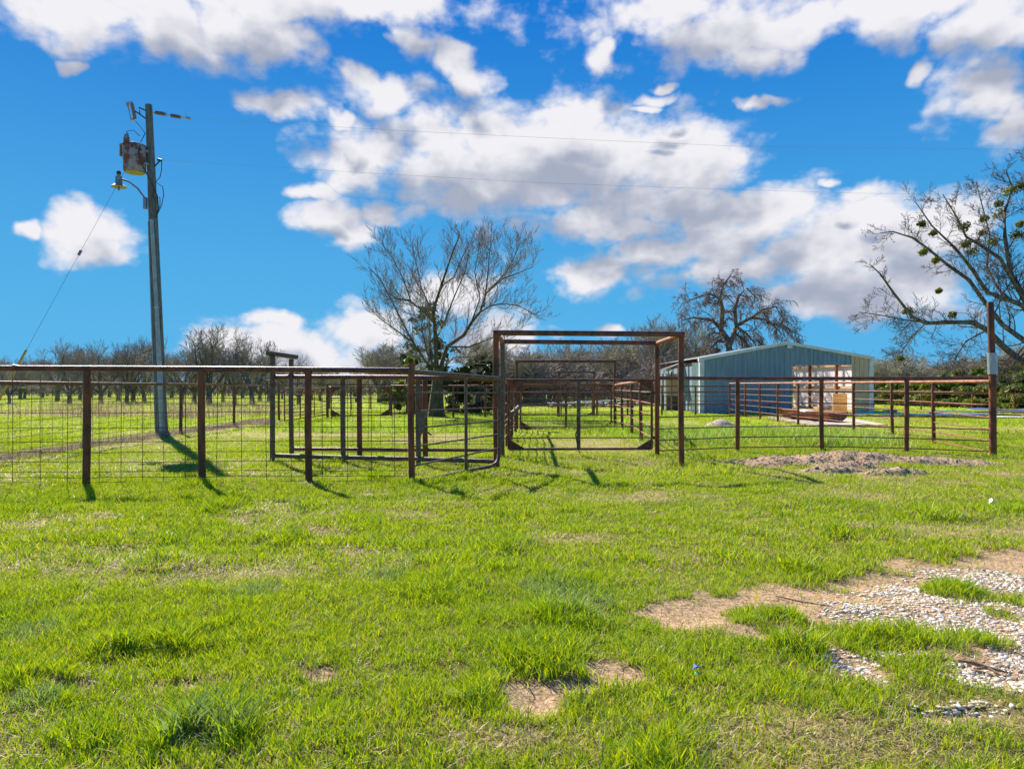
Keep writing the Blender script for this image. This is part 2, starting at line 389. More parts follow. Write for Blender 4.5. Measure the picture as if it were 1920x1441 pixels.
t.links.new(g.outputs['Position'], n1.inputs['Vector']); t.links.new(g.outputs['Position'], n2.inputs['Vector'])
c1 = mixc(t, smooth(t, n1.outputs['Fac'], .3, .7), (.42,.40,.36), (1.5,1.48,1.42))
c2 = mixc(t, smooth(t, n2.outputs['Fac'], .3, .7), (.82,.86,.8), (1.18,1.1,1.1))
cc = mixc(t, 1.0, mixc(t, 1.0, at.outputs[0], c1, 'MULTIPLY'), c2, 'MULTIPLY'); t.links.new(cc, p.inputs['Base Color'])
bm_ = nn(t, 'ShaderNodeBump'); bm_.inputs['Strength'].default_value = .9; bm_.inputs['Distance'].default_value = .03
t.links.new(n1.outputs['Fac'], bm_.inputs['Height']); t.links.new(bm_.outputs[0], p.inputs['Normal'])
ground = tag(link_np('ground', me, mg), 'grassy yard with bare soil patches, running back to the orchard', kind='structure')

# ------------------------------------------------------------------ grass (stuff)
rg = np.random.default_rng(11)
def scatter(n, y0, y1, marg=1.2):
    y = np.sqrt(rg.uniform(y0*y0, y1*y1, n)); x = rg.uniform(-1, 1, n)*(y*.80+marg); return x, y
def blade_mesh(x, y, h, w, lx, ly, ang, col, z, seg2=True):
    n = len(x); dx, dy = np.cos(ang)*w/2, np.sin(ang)*w/2
    base_l = np.c_[x-dx, y-dy, z]; base_r = np.c_[x+dx, y+dy, z]
    if seg2:
        mx_, my_ = x+lx*.35, y+ly*.35; mz = z+h*.58
        ml = np.c_[mx_-dx*.8, my_-dy*.8, mz]; mr = np.c_[mx_+dx*.8, my_+dy*.8, mz]
        tip = np.c_[x+lx, y+ly, z+h]
        V = np.stack([base_l, base_r, mr, ml, tip], 1).reshape(-1, 3); i = np.arange(n)*5
        return V, np.c_[i+3, i+2, i+4], np.c_[i, i+1, i+2, i+3], np.repeat(col, 5, 0)
    tip = np.c_[x+lx, y+ly, z+h]
    V = np.stack([base_l, base_r, tip], 1).reshape(-1, 3); i = np.arange(n)*3
    return V, np.c_[i, i+1, i+2], None, np.repeat(col, 3, 0)
A = np.array
C_yel, C_mid, C_blue, C_str, C_dk = A((.53,.57,.006)), A((.30,.44,.004)), A((.22,.32,.11)), A((.66,.53,.30)), A((.09,.19,.012))
BLUE = [gb(*q) for q in [(1080,1130,95,40),(1020,1100,60,22),(70,1310,60,30),(60,1180,70,24),(390,1380,90,40),(480,1110,60,22),(720,1075,60,14)]]
TALL = [gb(*q) for q in [(380,1385,120,55),(1075,1150,100,45),(1005,1230,110,40),(830,1100,110,35),(260,1210,120,24),(1790,1112,50,16),(540,1010,60,14),(710,897,26,9),(1270,885,70,10),(870,925,30,8),(1500,1225,60,22),(1590,1000,90,10),(1740,968,70,9),(580,955,30,9),(300,1060,130,16),(380,840,50,3),(1110,885,30,5)]]
def lawn(n_t, per, y0, y1, w, hbase, seg2, marg=1.2, rad=.05):
    x, y = scatter(n_t, y0, y1, marg)
    x, y = np.repeat(x, per), np.repeat(y, per); n = len(x)
    rr_ = np.abs(rg.normal(0, rad, n)); th = rg.uniform(0, 2*np.pi, n)
    ox, oy = rr_*np.cos(th), rr_*np.sin(th); x = x+ox; y = y+oy
    b = bare(x, y); s = strawm(x, y); l = lush(x, y)
    tl = np.clip(blobf(x, y, TALL)*2+.1, 0, 1)*(fbm(x, y, .3, 2, 44) > .35)
    tl = np.maximum(tl, np.clip((fbm(x, y, .55, 2, 55)-.64)*5, 0, .55))
    keep = rg.random(n) > np.clip(b*1.25, 0, .985)
    x, y, th, b, s, l, tl = [q[keep] for q in (x, y, th, b, s, l, tl)]; n = len(x)
    hn = fbm(x, y, .26, 2, 6); hn2 = fbm(x, y, 1.6, 2, 61)
    h = hbase*.78*(.4+1.1*hn+.5*hn2)*rg.uniform(.45, 1.25, n)*(1+1.3*tl+1.8*l)*(1-.45*s)
    lean = h*rg.uniform(.15, 1.1, n); la = th+rg.normal(0, .8, n)
    lx, ly = lean*np.cos(la), lean*np.sin(la)+lean*.1
    r1 = rg.random(n)[:, None]; pn = fbm(x, y, 1.0, 3, 12)[:, None]
    c = C_yel*(1-r1)+C_mid*r1
    k = np.clip((pn-.42)*3, 0, 1); c = c*(1-.45*k)+C_mid*.45*k
    c = np.where((rg.random(n) < .16)[:, None], C_dk*1.3, c)
    bl = np.clip(blobf(x, y, BLUE)*2.5, 0, 1)[:, None]; c = np.where(rg.random((n, 1)) < bl*.45, C_blue*rg.uniform(.8, 1.3, (n, 1)), c)
    isb = (rg.random(n) < .04)[:, None]; c = np.where(isb, C_blue, c)
    c = c*(1-l[:, None]*.35)+A((.30,.50,.04))*l[:, None]*.35
    st = rg.random(n) < np.clip(.12+s*.8, 0, .88)
    c = np.where(st[:, None], C_str*rg.uniform(.55, 1.15, n)[:, None], c)
    h = np.where(st, h*.5, h); lx = np.where(st, lx*1.5, lx); ly = np.where(st, ly*1.5, ly)
    c = c*rg.uniform(.75, 1.2, n)[:, None]
    ww = w*rg.uniform(.6, 1.3, n)*(1+.5*tl)
    return blade_mesh(x, y, h, ww, lx, ly, rg.uniform(0, np.pi, n), c, hgt(x, y)-.004, seg2)
parts = [lawn(24000, 17, 1.7, 5.2, .0045, .048, True, 1.3, .033), lawn(26000, 16, 5.2, 10.5, .0068, .055, True, 1.2, .05),
         lawn(26000, 13, 10.5, 19, .011, .062, False, 1.2, .08), lawn(26000, 12, 19, 38, .020, .065, False, 2, .15), lawn(14000, 8, 38, 85, .05, .09, False, 3, .35)]
def litter(n, y0, y1, L, w):
    # dead blades and clippings lying between the live grass
    x, y = scatter(n, y0, y1, 1.2); s = strawm(x, y); kp = rg.random(n) < .35+s*.6; x, y = x[kp], y[kp]; n = len(x)
    a = rg.uniform(0, 6.28, n); l = L*rg.uniform(.3, 1.3, n); c = C_str*rg.uniform(.35, 1.2, n)[:, None]
    return blade_mesh(x, y, rg.uniform(.004, .03, n), w*rg.uniform(.6, 1.4, n), l*np.cos(a), l*np.sin(a), a+np.pi/2, c, hgt(x, y)+rg.uniform(0, .012, n), True)
parts += [litter(60000, 1.7, 6, .07, .0035), litter(50000, 6, 13, .09, .007)]
Vs, Ts, Qs, Cs, o = [], [], [], [], 0
for V, T, Q, C in parts:
    Vs.append(V); Cs.append(C); Ts.append(T+o)
    if Q is not None: Qs.append(Q+o)
    o += len(V)
me = np_mesh('grass', np.concatenate(Vs), [np.concatenate(Ts), np.concatenate(Qs)], False, np.concatenate(Cs))
tag(link_np('grass', me, M['grass']), 'short yellow green lawn grass with straw and tufts over the yard', kind='stuff')

# dead weeds and matted dry growth along the mesh fence and in the field
def weeds(name, label, spots, n, h, w, cols, seed):
    r = np.random.default_rng(seed); k = r.integers(0, len(spots), n); S = A(spots)
    x = S[k, 0]+r.normal(0, 1, n)*S[k, 2]*.5; y = S[k, 1]+r.normal(0, 1, n)*S[k, 3]*.5
    hh = h*r.uniform(.25, 1.1, n); an = r.uniform(0, 2*np.pi, n); le = hh*r.uniform(.1, .9, n)
    cl = A(cols)[r.integers(0, len(cols), n)]*r.uniform(.7, 1.15, n)[:, None]
    V, T, Q, C = blade_mesh(x, y, hh, w*r.uniform(.5, 1.4, n), le*np.cos(an), le*np.sin(an), r.uniform(0, np.pi, n), cl, hgt(x, y)-.01)
    return tag(link_np(name, np_mesh(name, V, [T, Q], False, C), M['grass']), label, kind='stuff')
weeds('dead_weeds', 'tall dry weed stalks standing in the field left of the utility pole', [(-18.5,31,2.2,1.4),(-14,30,1.6,1.2),(-22,33,3.5,1.5),(-16,35,6,1),(-11.5,33,2.5,1)], 2300, 1.0, .013, [(.32,.22,.15),(.40,.30,.2),(.24,.17,.12)], 3)
weeds('dry_thatch', 'grey brown matted dead grass along the foot of the wire fence', [(-9.6,12.5+i*.9,.35,.6) for i in range(17)]+[(-9.2,25.5,.7,.9),(-8.7,24.4,.6,.7)], 9000, .16, .012, [(.34,.25,.19),(.42,.33,.25),(.25,.19,.15)], 4)
weeds('green_weeds', 'lush bright green weeds behind the right pipe fence', [(4.2,16.4,1.2,.8),(6,17.2,1.6,1.1),(8,17.0,1.4,.9),(5,19.5,1.3,1.2),(3.9,21.5,.7,1.6),(7.4,15.7,1.3,.5)], 9000, .27, .014, [(.34,.50,.02),(.42,.56,.12),(.22,.40,.02),(.48,.50,.16)], 5)

# ------------------------------------------------------------------ gravel (stuff)
def stones(x, y, z, r, seed, cols):
    rr = np.random.default_rng(seed); n = len(x)
    ph = (1+5**.5)/2
    ico = A([(-1,ph,0),(1,ph,0),(-1,-ph,0),(1,-ph,0),(0,-1,ph),(0,1,ph),(0,-1,-ph),(0,1,-ph),(ph,0,-1),(ph,0,1),(-ph,0,-1),(-ph,0,1)])/1.9
    fc = A([(0,11,5),(0,5,1),(0,1,7),(0,7,10),(0,10,11),(1,5,9),(5,11,4),(11,10,2),(10,7,6),(7,1,8),(3,9,4),(3,4,2),(3,2,6),(3,6,8),(3,8,9),(4,9,5),(2,4,11),(6,2,10),(8,6,7),(9,8,1)])
    V = ico[None]*rr.uniform(.7, 1.25, (n, 12, 1))*r[:, None, None]*rr.uniform(.6, 1.3, (n, 1, 3))*A((1.25, 1.25, .5))
    a = rr.uniform(0, 6.28, n); c_, s2 = np.cos(a)[:, None], np.sin(a)[:, None]
    V = np.stack([V[..., 0]*c_-V[..., 1]*s2, V[..., 0]*s2+V[..., 1]*c_, V[..., 2]], -1)+np.stack([x, y, z], 1)[:, None]
    Fc = (fc[None]+np.arange(n)[:, None, None]*12).reshape(-1, 3)
    C = np.repeat(A(cols)[rr.integers(0, len(cols), n)]*rr.uniform(.75, 1.1, n)[:, None], 12, 0)
    return V.reshape(-1, 3), Fc, C
def attr_mat(name, rough=.85):
    m = bpy.data.materials.new(name); m.use_nodes = True; t = m.node_tree; p = t.nodes['Principled BSDF']
    at = nn(t, 'ShaderNodeVertexColor'); at.layer_name = 'tint'; g = nn(t, 'ShaderNodeNewGeometry')
    n = nn(t, 'ShaderNodeTexNoise'); n.inputs['Scale'].default_value = 90; t.links.new(g.outputs['Position'], n.inputs['Vector'])
    t.links.new(mixc(t, 1.0, at.outputs[0], mixc(t, n.outputs['Fac'], (.7,.7,.7), (1.2,1.2,1.2)), 'MULTIPLY'), p.inputs['Base Color'])
    p.inputs['Roughness'].default_value = rough; p.inputs['Specular IOR Level'].default_value = .2; return m
M['stone'] = attr_mat('pale_limestone')
n = 110000
x = rg.uniform(.8, 6.5, n); y = rg.uniform(1.9, 6.4, n)
gm = blobf(x, y, GRAV)*1.5+(fbm(x, y, .35, 3, 70)-.5)*1.5
kp = (rg.random(n) < np.clip(gm*1.1, 0, .85)) & (blobf(x, y, KEEP) < .2)
x, y = x[kp], y[kp]
V, Fc, C = stones(x, y, hgt(x, y)+.002, (.003+.0125*rg.random(len(x))**2.0), 5, [(.76,.68,.58),(.66,.57,.47),(.82,.77,.69),(.58,.44,.32),(.50,.40,.31),(.70,.64,.56)])
tag(link_np('gravel', np_mesh('gravel', V, [Fc], False, C), M['stone']), 'white crushed limestone gravel over bare soil in the lower right', kind='stuff')

# ------------------------------------------------------------------ soil and gravel mounds in front of the right fence
def mound(name, label, lobes, seed, cols, stn, step=.05):
    x0 = min(l[0]-l[2] for l in lobes); x1 = max(l[0]+l[2] for l in lobes); y0 = min(l[1]-l[3] for l in lobes); y1 = max(l[1]+l[3] for l in lobes)
    X, Y = np.meshgrid(np.arange(x0-.2, x1+.2, step), np.arange(y0-.2, y1+.2, step))
    def hz(X, Y):
        h = np.full(X.shape, -.04)
        for (cx, cy, rx, ry, hh) in lobes:
            d = np.sqrt(((X-cx)/rx)**2+((Y-cy)/ry)**2)+(fbm(X, Y, .5, 3, seed)-.5)*.5
            h = np.maximum(h, hh*np.clip(1-d*d, -.3, 1)**1.0)
        return h+(fbm(X, Y, .22, 4, seed+4)-.5)*.13*np.clip(h*12+.3, 0, 1)
    Z = hgt(X, Y)+hz(X, Y); ny_, nx_ = X.shape
    i = (np.arange(ny_-1)[:, None]*nx_+np.arange(nx_-1)[None]).ravel()
    dry = fbm(X, Y, .4, 3, seed+9).ravel()[:, None]
    C = A(cols[0])*(1-dry)+A(cols[1])*dry
    root = thing(name, (lobes[0][0], lobes[0][1], 0), label, 'mound')
    me = np_mesh('soil', np.c_[X.ravel()-root.location.x, Y.ravel()-root.location.y, Z.ravel()], [np.c_[i, i+1, i+nx_+1, i+nx_]], True, C)
    link_np('soil', me, M['stone'], root)
    r = np.random.default_rng(seed); sx_ = r.uniform(x0, x1, stn); sy_ = r.uniform(y0, y1, stn); hh = hz(sx_, sy_); k = hh > .015
    sx_, sy_, hh = sx_[k], sy_[k], hh[k]
    V, Fc, C = stones(sx_-root.location.x, sy_-root.location.y, hgt(sx_, sy_)+hh, (.004+.016*r.random(len(sx_))**2), seed, [(.42,.31,.22),(.54,.43,.33),(.30,.22,.15),(.58,.40,.22)])
    o = link_np('pebbles', np_mesh('pebbles', V, [Fc], False, C), M['stone'], root); o['kind'] = 'stuff'
mound('gravel_mound', 'wide low mound of gravel and tan soil before the right pipe fence', [(6.2,12.6,1.6,.65,.17),(7.4,12.3,1.45,.40,.11),(4.9,12.4,1.0,.50,.11),(5.7,11.75,.7,.3,.10),(5.3,11.2,.75,.22,.09),(6.1,10.95,.75,.20,.10)], 31, [(.30,.19,.10),(.46,.31,.18)], 15000)
mound('soil_heap', 'small pinkish soil heap among the green weeds behind the fence', [(7.1,23.6,.55,.4,.22)], 41, [(.50,.36,.26),(.55,.42,.32)], 300, .08)
mound('sandy_heap', 'flat sandy tan heap behind the fence in front of the barn', [(8.1,21.2,1.2,.7,.16)], 43, [(.60,.44,.27),(.55,.42,.30)], 300, .08)

# ------------------------------------------------------------------ pipe fences
def mesh_panel(name, a, b, zs, parent, sp=.3, r=.0043, jit=.004, seed=0):
    """welded wire cattle panel between two ground points"""
    rr = random.Random(seed); m = MB(); a = Vector((*a, 0)); b = Vector((*b, 0)); L = (b-a).length; d = (b-a)/L
    for z in zs:
        za = z+rr.uniform(-jit, jit); pts = []
        for i in range(7):
            p = a+d*L*i/6; pts.append((p.x, p.y, za+rr.uniform(-jit, jit)+h1(p.x, p.y)*.3))
        m.pipe(pts, r, 5)
    n = max(1, int(L/sp))
    for i in range(n):
        p = a+d*((i+.5)*L/n+rr.uniform(-jit, jit)*2); q = p+d*rr.uniform(-.012, .012)
        m.pipe([(p.x, p.y+.004, min(zs)-.02), ((p.x+q.x)/2+rr.uniform(-.006, .006), p.y+.004, (min(zs)+max(zs))/2), (q.x, q.y+.004, max(zs)+.14)], r, 5)
    return m.build(name, M['wire'], parent)
def post(parent, x, y, h, r=.048, mat_='rust_post', sink=.3, top=None, n=14):
    m = MB(); g0 = h1(x, y)-.05
    k = math.sin(x*12.9+y*78.2)*.012; m.pipe([(x-k, y, g0), (x+k*.4, y, h*.5), (x, y, h)], [r*1.02, r, r], n); m.lathe((x, y, 0), [(r+.001, h-.05), (r+.006, h-.035), (r+.006, h-.028), (r+.001, h-.02)], n); return m.build('post', M[mat_], parent)
def smooth_rail(pts, parent, r=.036, name='top_rail', mat_='rust', n=14, couplings=()):
    m = MB(); m.pipe(pts, r, n)
    for (a, b) in couplings: m.pipe([a, b], r+.005, n)
    return m.build(name, M[mat_], parent)
PZ = [1.41, 1.21, 1.01, .80, .60, .45, .314, .18, .10, .035]

# front fence
fr = thing('wire_panel_fence', (-6, 9.9, 0), 'long rusty pipe fence with welded wire panels, nearest on the left', 'fence')
fp = [(*XY(-250, 9.75), 1.62), (*XY(-55, 9.8), 1.62), (*XY(163, 9.86), 1.62), (*XY(378, 9.86), 1.62), (*XY(578, 9.95), 1.61), (*XY(771, 10.02), 1.73)]
smooth_rail([(*XY(-250, 9.75), 1.645), (*XY(163, 9.86), 1.64), (*XY(378, 9.86), 1.635), (*XY(578, 9.95), 1.625), (*XY(771, 10.0), 1.615)], fr, .040,
            couplings=[(P(397, 692, 9.87), P(416, 692, 9.88)), (P(29, 689, 9.82), P(30, 684, 9.82))])
for i, (x, y, h) in enumerate(fp): post(fr, x, y, h, .050 if i < 5 else .046)
for i in range(len(fp)-1):
    a, b = fp[i], fp[i+1]
    mesh_panel('wire_panel', (a[0]+.05, a[1]-.055), (b[0]-.05, b[1]-.055), PZ, fr, .302, seed=i)

# mesh fence running back past the utility pole
f2 = thing('wire_panel_fence', (-9.5, 20, 0), 'lower wire panel fence running back beside the utility pole', 'fence')
q = [(-9.75, 8.0), (-9.7, 11.5), (-9.55, 15.5), (-9.5, 19.9), (-9.5, 23.7), (-9.35, 27.8)]
smooth_rail([(x, y, 1.47-.004*(y-8)) for x, y in q], f2, .036, mat_='rust')
for x, y in q: post(f2, x, y, 1.42, .045, 'rust')
for i in range(5): mesh_panel('wire_panel', (q[i][0]+.045, q[i][1]+.05), (q[i+1][0]+.045, q[i+1][1]-.05), [z*.88 for z in PZ], f2, .3, .004, seed=20+i)

# narrow stall frame with tall posts
fs = thing('stall_frame', (*XY(511, 12.65), 0), 'narrow tall goalpost of pipe at the left end of the double rail pen', 'frame')
A1, A2 = XY(511, 12.65), XY(546, 13.2)
post(fs, *A1, 1.95, .046, 'rust_grey'); post(fs, *A2, 1.90, .044, 'rust_grey')
MB().pipe([(A1[0]-.06, A1[1]-.08, 1.985), (A2[0]+.08, A2[1]+.08, 1.94)], .045, 14).build('top_bar', M['rust_grey'], fs)

# double pen fence between the stall frame and the big gateway
pf = thing('pen_fence', (*XY(720, 12.4), 0), 'front run of the double pen fence with thick bottom pipe', 'fence')
e1, e2 = A1, XY(927, 11.95)
smooth_rail([(*e1, 1.55), (*XY(643, 12.5), 1.55), (*XY(784, 12.25), 1.54), (*e2, 1.50)], pf, .040, mat_='rust')
smooth_rail([(*e1, .12), (*XY(643, 12.5), .10), (*XY(784, 12.25), .10), (*e2, .09)], pf, .040, 'bottom_rail', 'rust_grey')
for px, Y in ((643, 12.55), (784, 12.3)): post(pf, *XY(px, Y), 1.55, .046, 'rust_grey')
pb = thing('pen_fence', (*XY(740, 13.2), 0), 'rear run of the double pen fence with finer wire panels', 'fence')
b1, b2 = A2, XY(940, 13.25)
smooth_rail([(*b1, 1.56), (*XY(674, 13.2), 1.57), (*XY(797, 13.2), 1.56), (*b2, 1.52)], pb, .036, mat_='rust')
smooth_rail([(*b1, .19), (*XY(674, 13.2), .18), (*XY(797, 13.2), .17), (*b2, .16)], pb, .033, 'bottom_rail', 'rust')
for px, Y in ((674, 13.25), (797, 13.2)): post(pb, *XY(px, Y), 1.56, .050, 'rust_post')
bp = [A2, XY(674, 13.2), XY(797, 13.2), XY(940, 13.25)]
for i in range(3): mesh_panel('wire_panel', (bp[i][0]+.04, bp[i][1]+.05), (bp[i+1][0]-.04, bp[i+1][1]+.05), [1.42,1.27,1.12,.97,.84,.72,.6,.5,.41,.33,.27], pb, .2, .004, seed=40+i)

# bar fence helper
def bar_fence(name, label, pts, top, bars, r_top=.034, r_bar=.011, r_post=.038, posts=None, ph=None, mat_='rust', pm='rust_post', group=None, ybend=0, jit=.006, seed=0, pieces=True):
    rr = random.Random(seed); c = pts[len(pts)//2]
    root = thing(name, (c[0], c[1], 0), label, 'fence', group)
    if top: smooth_rail([(x, y, top) for x, y in pts], root, r_top, mat_=mat_)
    for z in bars:
        m = MB(); m.pipe([(x, y-.0*r_post, z+rr.uniform(-jit, jit)) for x, y in pts], r_bar, 8); m.build('rail', M[mat_], root)
    for (x, y) in (posts if posts is not None else pts): post(root, x, y, ph or top, r_post, pm)
    return root
BZ = [1.255, 1.01, .753, .52, .296, .084]
rf = [XY(1232, 13.95), XY(1383, 14.75), XY(1540, 14.95), XY(1700, 14.5), XY(1858, 13.8)]
bar_fence('pipe_fence', 'brown pipe fence of six bars running right from the big gateway', rf, 1.545, BZ, .038, .012, .046, posts=rf[1:4], seed=1)
cp = thing('corner_post', (*XY(1860, 13.75), 0), 'tall thick rusty pipe post with a grey metal sleeve at the right', 'post')
x, y = XY(1860, 13.75)
m = MB(); m.pipe([(x+.02, y, -.05), (x+.01, y, 1.5), (x-.035, y, 3.05)], [.066, .064, .060], 20, True); m.build('post', M['rust_post'], cp)
m = MB(); m.pipe([(x+.012, y, 1.62), (x+.002, y, 2.04)], .086, 20, False); m.pipe([(x+.012, y, 1.62), (x+.002, y, 2.04)], .082, 20, False); m.build('sleeve', M['steel'], cp)
q4 = [XY(1858, 13.9), (10.15, 16.7), (10.25, 18.7), (10.2, 20.7), (10.2, 22.8), (10.2, 24.7), (10.2, 26.6), (10.2, 28.5), (10.2, 30.3), (10.15, 32.3)]
bar_fence('pipe_fence', 'lighter pipe fence running back from the tall post towards the barn', q4, 1.48, [1.24, 1.0, .76, .52, .28, .06], .036, .012, .044, posts=q4[1:], mat_='rust_orange', pm='rust_post', seed=2)
q5 = [(10.15, 32.3), (8.5, 32.1), (6.9, 31.9), (5.2, 31.2), (3.75, 30.6)]
bar_fence('pipe_fence', 'far cross fence of pipe bars in front of the lean-to', q5, 1.35, [1.12, .9, .68, .46, .24], .034, .012, .042, seed=3)
# alley between the gateways
al = [XY(942, 13.45), (-.12, 15.9), (-.02, 17.6), (0.0, 19.4), (.1, 21), (.14, 22.3)]
bar_fence('alley_fence', 'left side rails of the alley behind the main gate', al, 1.48, [1.24, 1.0, .76, .52, .28], .034, .012, .042, posts=al[1:5], seed=4)
ar = [(3.32, 22.3), (3.3, 20.8), (3.3, 19.1), (3.14, 16.9), (2.95, 14.0)]
rt = bar_fence('alley_fence', 'right side rails of the alley, with light rust and bowed top pipe', ar, None, [1.24, 1.0, .76, .52, .28], .034, .013, .043, posts=ar[1:4], ph=1.44, mat_='rust_orange', seed=5)
m = MB(); m.pipe([(3.32, 22.2, 1.40), (3.3, 20.8, 1.44), (3.3, 19.1, 1.47), (3.17, 17.2, 1.50), (3.14, 16.95, 1.48), (3.14, 16.9, 1.40)], .042, 12); m.build('top_rail', M['rust_orange'], rt)

# gateways (arches)
def arch(name, label, fl, fr_, bl=None, br=None, h=2.25, r=.052, mats=('rust_post', 'rust_post')):
    c = fl; root = thing(name, (c[0], c[1], 0), label, 'gateway')
    post(root, *fl, h-.02, r, mats[0]); post(root, *fr_, h-.02, r, mats[1])
    MB().pipe([(fl[0]-r, fl[1], h), (fr_[0]+r, fr_[1], h)], r*.95, 14).build('crossbar', M['rust'], root)
    if bl:
        post(root, *bl, h-.05, r*.95, 'rust_grey'); post(root, *br, h-.05, r*.95, mats[0])
        MB().pipe([(bl[0]-r, bl[1], h-.045), (br[0]+r, br[1], h-.045)], r*.9, 14).build('crossbar', M['rust'], root)
        for a, b in ((fl, bl), (fr_, br)):
            MB().pipe([(a[0], a[1]+r, h-.01), (b[0], b[1]-r*.5, h-.05)], r*.85, 14).build('side_bar', M['rust_orange'], root)
    return root
arch('gateway', 'big double pipe gateway framing the alley, nearest and tallest', XY(930, 11.75), XY(1277, 12.1), XY(942, 13.4), XY(1232, 13.9), 2.29, .050)
arch('gateway', 'second pipe gateway further back at the end of the alley', XY(969, 22.4), XY(1153, 22.4), h=2.17, r=.05)
arch('gateway', 'smallest and farthest pipe gateway seen through the two nearer ones', XY(1048, 30.6), XY(1114, 30.6), h=1.98, r=.045)

# gates
def gate(name, label, a, b, z0, z1, bars, vs=(), gus=(), r=.028, rb=.012, mat_='rust', plank=None, strip=False, top_ext=0, gs=.34):
    a = Vector((*a, 0)); b = Vector((*b, 0)); d = (b-a).normalized(); nrm = Vector((-d.y, d.x, 0)); L = (b-a).length
    root = thing(name, (a.x, a.y, 0), label, 'gate'); zz = lambda p, z: (p.x, p.y, z)
    m = MB(); m.pipe([zz(a-d*top_ext, z1), zz(b+d*top_ext, z1)], r*1.05, 12); m.pipe([zz(a, z0), zz(b, z0)], r*.9, 12)
    m.pipe([zz(a, z0), zz(a, z1)], r*.95, 12); m.pipe([zz(b, z0), zz(b, z1)], r*.95, 12); m.build('frame', M[mat_], root)
    for z in (z0+.22, z1-.25):
        m = MB(); m.pipe([zz(b, z), zz(b+d*.075, z)], .014, 8); m.pipe([zz(b+d*.045, z-.03), zz(b+d*.045, z+.03)], .022, 8); m.build('hinge', M['rust_post'], root)
    for z in bars: MB().pipe([zz(a, z), zz(b, z)], rb, 8).build('bar', M[mat_], root)
    for f in vs: MB().pipe([zz(a+d*L*f, z0), zz(a+d*L*f, z1)], r*.8, 10).build('upright', M[mat_], root)
    if plank is not None:
        c = a+d*L*plank-nrm*.035
        m = MB(); m.plate([zz(c-d*.037, z0-.01), zz(c+d*.037, z0-.01), zz(c+d*.037, z1-.02), zz(c-d*.037, z1-.02)], nrm, .012); m.build('flat_upright', M['rust_grey' if strip else 'rust_post'], root)
        if strip:
            m = MB(); pts = [(-.035, .62), (-.01, .42), (-.06, .30), (-.03, .10), (0, -.02), (.035, -.12)]
            m.pipe([zz(c+d*u-nrm*.02, z0+v) for u, v in pts], [.012, .014, .013, .012, .01, .004], 6); m.build('bent_strap', M['wire_dark'], root)
    for (end, lvl) in gus:
        p = a if end == 0 else b; s = 1 if end == 0 else -1; z = z0 if lvl == 0 else z1; u = 1 if lvl == 0 else -1
        m = MB(); m.plate([zz(p, z), zz(p+d*s*gs, z), zz(p+d*s*.03, z+u*gs*.55), zz(p, z+u*gs*.55)], nrm, .012); m.build('gusset_plate', M['rust_post'], root)
    return root
gate('alley_gate', 'closed pipe gate in the big gateway with corner plates and flat middle upright', XY(954, 13.62), XY(1222, 13.72), .145, 1.50, [1.255, 1.03, .815, .585, .365], gus=[(0, 0), (1, 0), (0, 1), (1, 1)], plank=.485, strip=True, r=.027, rb=.011, top_ext=.06)
gate('alley_gate', 'closed pipe gate with a flat middle upright under the second gateway', XY(976, 22.2), XY(1146, 22.2), .02, 1.42, [1.2, .97, .74, .5, .26], gus=[(0, 0), (1, 0), (0, 1), (1, 1)], plank=.5, r=.03, rb=.013, gs=.4)
gate('small_gate', 'narrow pipe gate inside the smallest farthest gateway', XY(1052, 30.4), XY(1111, 30.4), .05, 1.35, [1.1, .75, .4], gus=[(1, 0)], r=.03, rb=.012)
gate('open_gate', 'orange rusty gate swung open towards the camera in the left pen', (-8.0, 29.9), (-8.2, 25.0), .13, 1.28, [1.05, .85, .68, .52, .38, .25], vs=(.33, .66), r=.026, rb=.013, mat_='rust_orange')
gate('pen_gate', 'far closed gate with dark triangular corner plates in the left pen', XY(621, 30.2), XY(730, 31.2), .06, 1.33, [1.08, .85, .62, .4], gus=[(0, 0), (1, 0), (0, 1), (1, 1)], vs=(.33,), r=.03, rb=.014, mat_='rust', gs=.5)
# swung gate left of the gateway
gs = thing('swung_gate', (*XY(938, 11.6), 0), 'grey sagging pipe gate angled from the left gateway post to the front fence', 'gate')
ga, gb_ = Vector((*XY(780, 9.78), 0)), Vector((*XY(936, 11.6), 0)); dd = gb_-ga
def gp(f, z): p = ga+dd*f; return (p.x, p.y, z)
zl = [1.295, 1.04, .80, .54, .27]; zr = [1.27, 1.03, .81, .58, .35]
MB().pipe([gp(-.02, 1.585), gp(.5, 1.55), gp(1.02, 1.51)], .034, 14).build('top_rail', M['rust_grey'], gs)
MB().pipe([gp(.05, .045), gp(.5, .06), gp(.88, .07), gp(.95, .10), gp(.985, .16), gp(1.0, .3), gp(1.0, 1.48)], [.03]*7, 14).build('frame_pipe', M['rust_grey'], gs)
for a, b in zip(zl, zr): MB().pipe([gp(-.01, a), gp(.99, b)], .0125, 10).build('bar', M['rust_grey'], gs)
MB().pipe([gp(.56, .06), gp(.56, 1.53)], .026, 12).build('upright', M['rust_grey'], gs)
m = MB(); m.plate([gp(.02, 1.04), gp(.11, 1.04), gp(.075, .80), gp(.02, .62)], (dd.y, -dd.x, 0), .05); m.pipe([gp(.02, .82), gp(.10, .74), gp(.16, .68)], .012, 6); m.build('latch', M['rust_grey'], gs)
m = MB(); m.plate([gp(1.0, 1.45), gp(.93, 1.45), gp(.985, 1.2), gp(1.0, 1.0)], (dd.y, -dd.x, 0), .02); m.build('gusset_plate', M['rust_grey'], gs)
